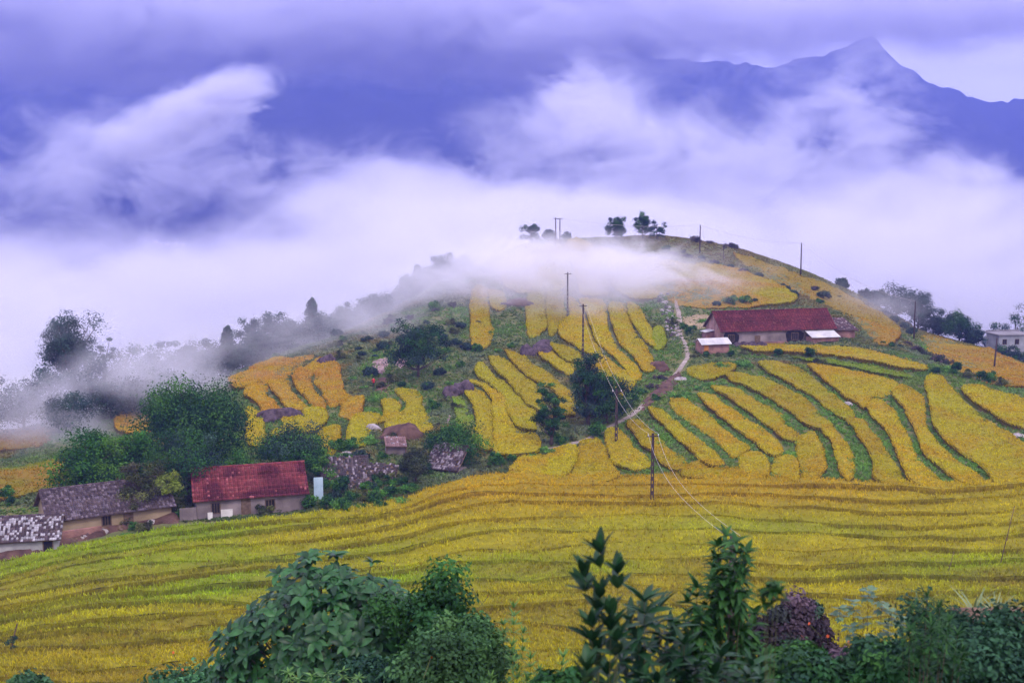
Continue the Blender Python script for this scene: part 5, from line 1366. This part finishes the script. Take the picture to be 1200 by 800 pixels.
def frame(pos, direction, normal_hint, s=1.0):
    y = Vector(direction).normalized(); z = Vector(normal_hint); z = (z - y * z.dot(y)).normalized(); x = y.cross(z)
    M = Matrix((x, y, z)).transposed().to_4x4()
    M = Matrix.Translation(pos) @ M @ Matrix.Scale(s, 4)
    return M
def leafy(name, base, stems, leaf_vf, mat, mats_list, label, cat='shrub', stem_r=0.02, stem_mat=None, maxobj=300, group=None):
    """stems: polylines (world); mats_list: leaf matrices (world). Largest in view become single leaves, the rest one mass"""
    e = empty(name, base)
    inv = Matrix.Translation(-Vector(base))
    part('stem', merge([tube([tuple(Vector(p) - Vector(base)) for p in s], stem_r, 5, stem_r * .3, cap=False) for s in stems]), stem_mat or M_bark, e, smooth=True)
    me = mesh_np('leaf', leaf_vf[0], leaf_vf[1], mat, colors=np.zeros((len(leaf_vf[0]), 3)), smooth=True)
    cpos = Vector((0, 0, CAMZ))
    mats_list = sorted(mats_list, key=lambda M: (M.translation - cpos).length)
    for M in mats_list[:maxobj]:
        o = bpy.data.objects.new('leaf', me); COL.objects.link(o); o.parent = e; o.matrix_local = inv @ M
    rest = mats_list[maxobj:]
    if rest:
        Vs, Fs, Cs, o_ = [], [], [], 0
        L = np.c_[leaf_vf[0], np.ones(len(leaf_vf[0]))]
        for M in rest:
            Vs.append((L @ np.array(inv @ M).T)[:, :3]); Fs += [tuple(i + o_ for i in f) for f in leaf_vf[1]]; o_ += len(L)
            Cs.append(np.full((len(L), 3), random.random()))
        o = link('leaf_mass', mesh_np('leaf_mass', np.concatenate(Vs), Fs, mat, colors=np.concatenate(Cs), smooth=True), e); o['kind'] = 'stuff'
    return tag(e, label, cat, group)
def whorl(pos, axis, n, rng, spread=(50, 85), s=(.75, 1.15), out=0.0):
    """n leaves round an axis; spread = angle from the axis in degrees"""
    ax = Vector(axis).normalized(); a = ax.orthogonal().normalized(); b = ax.cross(a); Ms = []
    ph = rng.uniform(0, 6.28)
    for k in range(n):
        th = ph + 6.283 * k / n + rng.normal(0, .2); sp_ = rad(rng.uniform(*spread))
        r = a * math.cos(th) + b * math.sin(th)
        d = ax * math.cos(sp_) + r * math.sin(sp_)
        Ms.append(frame(Vector(pos) + r * out, d, ax + r * 0.05 + Vector(rng.normal(0, .12, 3)), rng.uniform(*s)))
    return Ms
def base_at(u, Y):
    x = float(ray(u, 400)[0] * Y); return (x, Y, gz(x, Y))
rf = np.random.default_rng(5)
M_fig = leaf_mat('fig_leaf', (0.007, 0.036, 0.016), (0.042, 0.148, 0.046), 0.42, 0.28)
M_broad = leaf_mat('broad_leaf', (0.006, 0.030, 0.014), (0.022, 0.080, 0.030), 0.45, 0.22)
M_soft = leaf_mat('soft_leaf', (0.012, 0.055, 0.016), (0.040, 0.120, 0.030), 0.55, 0.15)
M_light = leaf_mat('light_leaf', (0.06, 0.16, 0.035), (0.13, 0.27, 0.06), 0.5, 0.3, 0.3)
M_pleaf = leaf_mat('pale_leaf', (0.06, 0.12, 0.08), (0.13, 0.22, 0.13), 0.5, 0.3)
M_blade = leaf_mat('pale_blade', (0.13, 0.19, 0.08), (0.24, 0.29, 0.15), 0.5, 0.3)

# big dome bush
YB = 24.0
px_m = YB / F
cx_, _, cz_ = at(392, 790, YB)
mats_, stems_ = [], []
bb = base_at(392, YB)
for k in range(520):
    d = rf.normal(size=3); d /= np.linalg.norm(d); d[2] = abs(d[2]) if rf.uniform() < .85 else d[2] * .6
    d[1] = -abs(d[1]) if rf.uniform() < .66 else d[1]
    lob = 1 + .07 * math.sin(5 * d[0] + 3 * d[2]) + rf.normal(0, .04)
    q = rf.uniform(.93, 1.0) if k < 320 else rf.uniform(.6, .9)
    rx_ = 132 * px_m * (1 + .06 * (d[0] < 0))
    p = Vector((cx_ + d[0] * rx_ * lob * q, YB + d[1] * 1.7 * lob * q, cz_ + d[2] * 146 * px_m * lob * q))
    ax = Vector(d) * .9 + Vector((0, -.25, .40))
    mats_ += whorl(p, ax, int(rf.integers(6, 9)), rf, (48, 92), (.65, 1.15), .012)
    if k % 3 == 0:
        c0 = Vector((cx_ + d[0] * .3, YB + d[1] * .2, cz_ - .9)); stems_.append([Vector(bb) + Vector((d[0] * .15, 0, 0)), c0, p - ax.normalized() * .06])
leafy('dome_bush', bb, stems_, lance_leaf(.26, .125, .30, .85, 5), M_fig, mats_, 'large dome shaped bush of dark glossy star set leaves in the foreground', 'bush', 0.035)

def tip_plant(name, u0, Y, tips, leaf_vf, mat, label, n=7, spread=(30, 75), s=(.8, 1.15), along=2, gap=.12, cat='shrub', stem_r=.008, dy=.5, seed=1, up=1.0, stem_mat=None):
    """saplings whose shoots end where the photograph shows them, at distance Y"""
    rng = np.random.default_rng(seed)
    b = base_at(u0, Y); Ms, St = [], []
    for (u, v) in tips:
        yy_ = Y + rng.uniform(-dy, dy)
        p = Vector(at(u, v, yy_))
        q = Vector(b) + Vector((rng.uniform(-.1, .1), rng.uniform(-.1, .1), 0)); mid = q.lerp(p, .55) + Vector(((p.x - q.x) * .25, 0, 0)); St.append([q, mid, p])
        ax = (p - mid).normalized() * .6 + Vector((rng.normal(0, .15), rng.normal(0, .15), up))
        for k in range(along + 1):
            pk = p.lerp(mid, min(1, gap * k / max((p - mid).length, .01)))
            Ms += whorl(pk, ax, n, rng, (spread[0] + 12 * k, spread[1] + 12 * k), s)
    return leafy(name, b, St, leaf_vf, mat, Ms, label, cat, stem_r, stem_mat)
M_stem = pmat('green_stem', (0.07, 0.10, 0.03), .7, (0.10, 0.08, 0.05), 8.0)
tip_plant('sapling', 706, 10, [(704, 648), (686, 676), (724, 672), (703, 700), (716, 722), (694, 735), (722, 752), (700, 765), (712, 790), (688, 785)], lance_leaf(.21, .075, .12, .75), M_broad, 'tall sapling with upright whorls of broad dark leaves', n=7, spread=(12, 48), seed=2, along=1, stem_mat=M_stem)
tip_plant('leafy_shrub', 785, 11.5, [(755, 705), (738, 728), (772, 715), (748, 750), (786, 738), (765, 765), (802, 755), (733, 778), (782, 780), (815, 780), (750, 795), (800, 798), (770, 800), (835, 792), (720, 798), (845, 770), (862, 795), (880, 780), (890, 800)], lance_leaf(.26, .07, .22, .7), M_broad, 'dark shrub of long pointed leaves beside the tall sapling', n=7, spread=(25, 80), seed=3, along=2)
tip_plant('soft_shrub', 848, 13.5, [(850, 628), (842, 640), (862, 636), (874, 648), (838, 655), (816, 688), (828, 700), (806, 706), (822, 722), (838, 735), (812, 738), (870, 740), (884, 752), (860, 765), (842, 760), (826, 770), (896, 770), (850, 785), (875, 790), (830, 795), (808, 780), (866, 660), (846, 668), (834, 678), (856, 690), (872, 700), (790, 730), (800, 755), (884, 720)], lance_leaf(.17, .06, .3, .6), M_soft, 'feathery mid green shrub growing round the near dark pole', n=9, spread=(20, 100), seed=4, along=6, gap=.11)
tip_plant('soft_shrub', 905, 9, [(900, 688), (908, 684), (912, 696), (896, 698)], lance_leaf(.10, .045, .3, .6), M_soft, 'out of focus leafy twig right of the near pole', n=8, spread=(30, 110), seed=5, along=1, gap=.05, dy=.1, stem_r=.004, stem_mat=M_stem)
tip_plant('light_sapling', 606, 20, [(602, 712), (590, 732), (613, 742), (600, 756), (622, 772), (584, 780), (606, 786), (632, 788), (575, 795), (645, 796), (618, 797), (660, 770)], lance_leaf(.17, .035, .15, .6), M_light, 'light green sapling with narrow upright leaves next to the dome bush', n=8, spread=(15, 60), seed=6, along=3, gap=.14, stem_mat=M_stem)
tip_plant('light_sapling', 372, 19, [(365, 792), (384, 790), (402, 786), (350, 797), (420, 794), (338, 788)], lance_leaf(.14, .035, .3, .6), M_light, 'yellow green fern like sprig at the foot of the dome bush', n=9, spread=(40, 95), seed=7, along=1, gap=.1)
tip_plant('pale_shrub', 1022, 20, [(1018, 692), (1000, 706), (1034, 706), (1046, 718), (1060, 726), (984, 714), (1012, 724), (1036, 732), (1052, 742), (996, 735), (1022, 748)], lobed_leaf(.17), M_pleaf, 'pale green shrub with lobed leaves behind the purple bush', n=6, spread=(50, 100), seed=8, along=1, gap=.12)
tip_plant('feathery_shrub', 1090, 13, [(1086, 700), (1070, 714), (1101, 712), (1112, 728), (1092, 734), (1066, 740), (1122, 744), (1080, 752), (1104, 756), (1058, 758), (1128, 764), (1090, 775)], lance_leaf(.15, .022, .25, .6), M_soft, 'feathery shrub with fine drooping leaves in the right foreground', n=12, spread=(15, 95), seed=9, along=3, gap=.07)
tip_plant('tall_grass_clump', 1143, 18, [(1141, 722), (1146, 726)], lance_leaf(.52, .04, .35, .5), M_blade, 'pale arching grass clump by the wooden board', n=7, spread=(8, 40), seed=10, along=0, cat='grass clump', dy=.1, stem_r=.01, stem_mat=M_stem)
tip_plant('tall_grass_clump', 1172, 17, [(1166, 720), (1178, 722), (1172, 718)], lance_leaf(.34, .03, .4, .5), M_blade, 'smaller pale grass clump against the wooden board', n=7, spread=(10, 55), seed=11, along=0, cat='grass clump', dy=.1, stem_r=.01, stem_mat=M_stem)
tip_plant('tall_grass_clump', 1088, 18, [(1086, 705), (1076, 712)], lance_leaf(.30, .028, .35, .5), M_blade, 'pale grass blades poking above the feathery shrub', n=5, spread=(8, 40), seed=12, along=0, cat='grass clump', dy=.1, stem_r=.01, stem_mat=M_stem)
def near_bush(name, u, Y, wpx, v_top, leaf, cols, label, seed, n_clump=60, n_leaf=120, v_bot=830, cat='bush', kind='round'):
    b = base_at(u, Y); w = wpx * Y / F; top = at(u, v_top, Y)[2]; bot = at(u, v_bot, Y)[2]
    e = empty(name, b)
    wood_, (V, Fc, Cc) = grow(kind, (top - bot) * 1.0, w, seed, leaf, cols, n_clump, n_leaf, 0.03, 0.02)
    lift = bot - b[2]
    V = V + np.array([0, 0, lift], np.float32)
    part('stem', merge([(wood_[0] + np.array([0, 0, lift]), wood_[1]), tube([(0, 0, -.2), (0, 0, lift + .2)], .04, 6)]), M_bark, e)
    o = link('foliage', mesh_np('foliage', V, Fc, M_leaf, Cc), e)
    return tag(e, label, cat)
GR2 = [(0.03, 0.10, 0.025), (0.045, 0.13, 0.03), (0.02, 0.075, 0.025)]
near_bush('small_leaf_bush', 512, 22.6, 140, 662, .10, GR2, 'upright small leaved green bush beside the dome bush', 61, 70, 120)
near_bush('small_leaf_bush', 548, 21, 110, 712, .09, [(0.05, 0.13, 0.04), (0.07, 0.16, 0.05), (0.035, 0.09, 0.035)], 'lower lighter small leaved bush in front of the light sapling', 62, 60, 120)
near_bush('small_leaf_bush', 520, 20, 130, 742, .09, [(0.05, 0.12, 0.045), (0.035, 0.09, 0.035)], 'small leaved bush at the foot of the dome bush', 63, 60, 120)
near_bush('creeper', 225, 27, 170, 812, .14, [(0.04, 0.13, 0.05), (0.06, 0.17, 0.07), (0.03, 0.09, 0.04)], 'low spreading leafy creeper at the edge of the near terrace', 64, 50, 90, 835, 'creeper')
near_bush('creeper', 285, 25, 80, 800, .12, [(0.03, 0.09, 0.035), (0.05, 0.12, 0.04)], 'low creeper tangle joining the dome bush', 65, 36, 90, 820, 'creeper')
near_bush('creeper', 12, 24, 60, 788, .10, [(0.06, 0.14, 0.06), (0.04, 0.10, 0.05)], 'small leafy clump at the corner of the near terrace', 66, 22, 80, 815, 'creeper')
PURP = [(0.045, 0.032, 0.05), (0.065, 0.045, 0.065), (0.03, 0.035, 0.04), (0.09, 0.06, 0.085)]
near_bush('purple_bush', 940, 22, 108, 704, .085, PURP, 'rounded bush of tiny purplish leaves', 67, 70, 150, 800)
near_bush('purple_bush', 1000, 19, 90, 756, .075, PURP, 'second purplish bush lower down by the pale shrub', 68, 50, 130)
near_bush('purple_bush', 965, 24, 60, 690, .09, PURP + BLG, 'purplish bush peeking above the rounded purple bush', 69, 30, 100)
DKB = [(0.02, 0.06, 0.035), (0.03, 0.085, 0.045), (0.015, 0.045, 0.03)]
near_bush('dark_bush', 1160, 15, 190, 722, .075, DKB, 'dense dark green bush filling under the wooden board', 70, 110, 150)
near_bush('dark_bush', 1075, 14, 150, 752, .085, DKB + GR2, 'dense green bush under the feathery shrub', 71, 80, 130)
near_bush('dark_bush', 960, 14, 150, 772, .085, GR2 + DKB, 'low green bush in front of the purple bushes', 72, 70, 110)
near_bush('dark_bush', 660, 13, 90, 790, .09, GR2, 'low green bush between the light and the tall sapling', 73, 30, 90)
near_bush('dark_bush', 440, 21, 120, 778, .10, DKB, 'dark low bush under the dome bush', 74, 40, 100)
# scattered coloured flowers
M_flower = pmat('red_flower', (0.6, 0.05, 0.03), .6, (0.7, 0.18, 0.04), 30.0)
M_yflower = pmat('yellow_flower', (0.65, 0.5, 0.12), .6, None)
for k, (u, v, Y, mt) in enumerate([(203, 764, 26, 0), (214, 784, 26, 0), (572, 698, 21.5, 0), (463, 660, 22.4, 1), (553, 688, 21.4, 1), (948, 730, 21, 0), (970, 745, 21, 0), (995, 752, 19.5, 0), (940, 745, 21, 0), (505, 769, 19.6, 0)]):
    ps = []
    for q in range(6):
        a = q * 1.047; Vq, Fq = lance_leaf(.035, .02, .2, .6, 3); c, s_ = math.cos(a), math.sin(a)
        ps.append((Vq @ np.array([[c, s_, 0], [-s_, c, 0], [0, 0, 1]]), Fq))
    e = empty('flower', at(u, v, Y)); e.rotation_euler = (rad(60), 0, k)
    part('petals', merge(ps), M_yflower if mt else M_flower, e)
    part('stalk', tube([(0, 0, 0), (0, -.05, -.15), (0, -.1, -.35)], .006, 5), M_stem, e)
    tag(e, 'pale yellow flower showing among the small leaved bushes' if mt else 'small red flower on the foreground plants', 'flower', 'yellow flowers in the foreground' if mt else 'red flowers in the foreground')
# board on stakes, sticks in the field
x, y, z = at(1178, 720, 16.5)
bo = empty('board_stand', base_at(1178, 16.5))
zz = z - bo.location.z
part('board', merge([boxv(0, -.16 + .17 * k, zz - .02, .95, .15, .035) for k in range(3)]), M_wood, bo)
for sx_ in (-.38, .38): part('stake', tube([(sx_, 0, -.2), (sx_ + .01, 0, zz - .022)], .025, 6), M_wood, bo)
tag(bo, 'weathered wooden board set on two stakes among the shrubs', 'board')
def stick(u0, v0, u1, v1, label, r=.05):
    x0, y0 = hit(u0, v0); z0 = gz(x0, y0); p1 = at(u1, v1, y0)
    P = [(0, 0, -.4), ((p1[0] - x0) * .5 + .05, 0, (p1[2] - z0) * .5), (p1[0] - x0, 0, p1[2] - z0)]
    o = part('bamboo_stick', tube(P, r, 6, r * .6), M_wood, None, loc=(x0, y0, z0), smooth=True); tag(o, label, 'stick')
stick(1170, 666, 1189, 592, 'tall leaning bamboo stick planted in the wide field')
stick(1108, 676, 1118, 646, 'short leaning stick in the wide field beside the tall one', .035)
x, y = hit(14, 768); z = gz(x, y)
vp = empty('vine_post', (x, y, z))
part('post', tube([(0, 0, -.3), (.1, 0, 1.2), (.55, 0, 2.6)], .07, 6, .05), M_wood, vp)
Vv, Fv, Cv = clump_leaves([np.array((.1, -.1, 1.3)), np.array((-.3, 0, 1.1)), np.array((.15, 0, .7)), np.array((.25, 0, 1.5))], [.4, .35, .35, .3], 60, .16, DKB, np.random.default_rng(3))
link('vine', mesh_np('vine', Vv, Fv, M_leaf, Cv), vp)
tag(vp, 'broken leaning post wrapped in dark vine at the field edge', 'post')
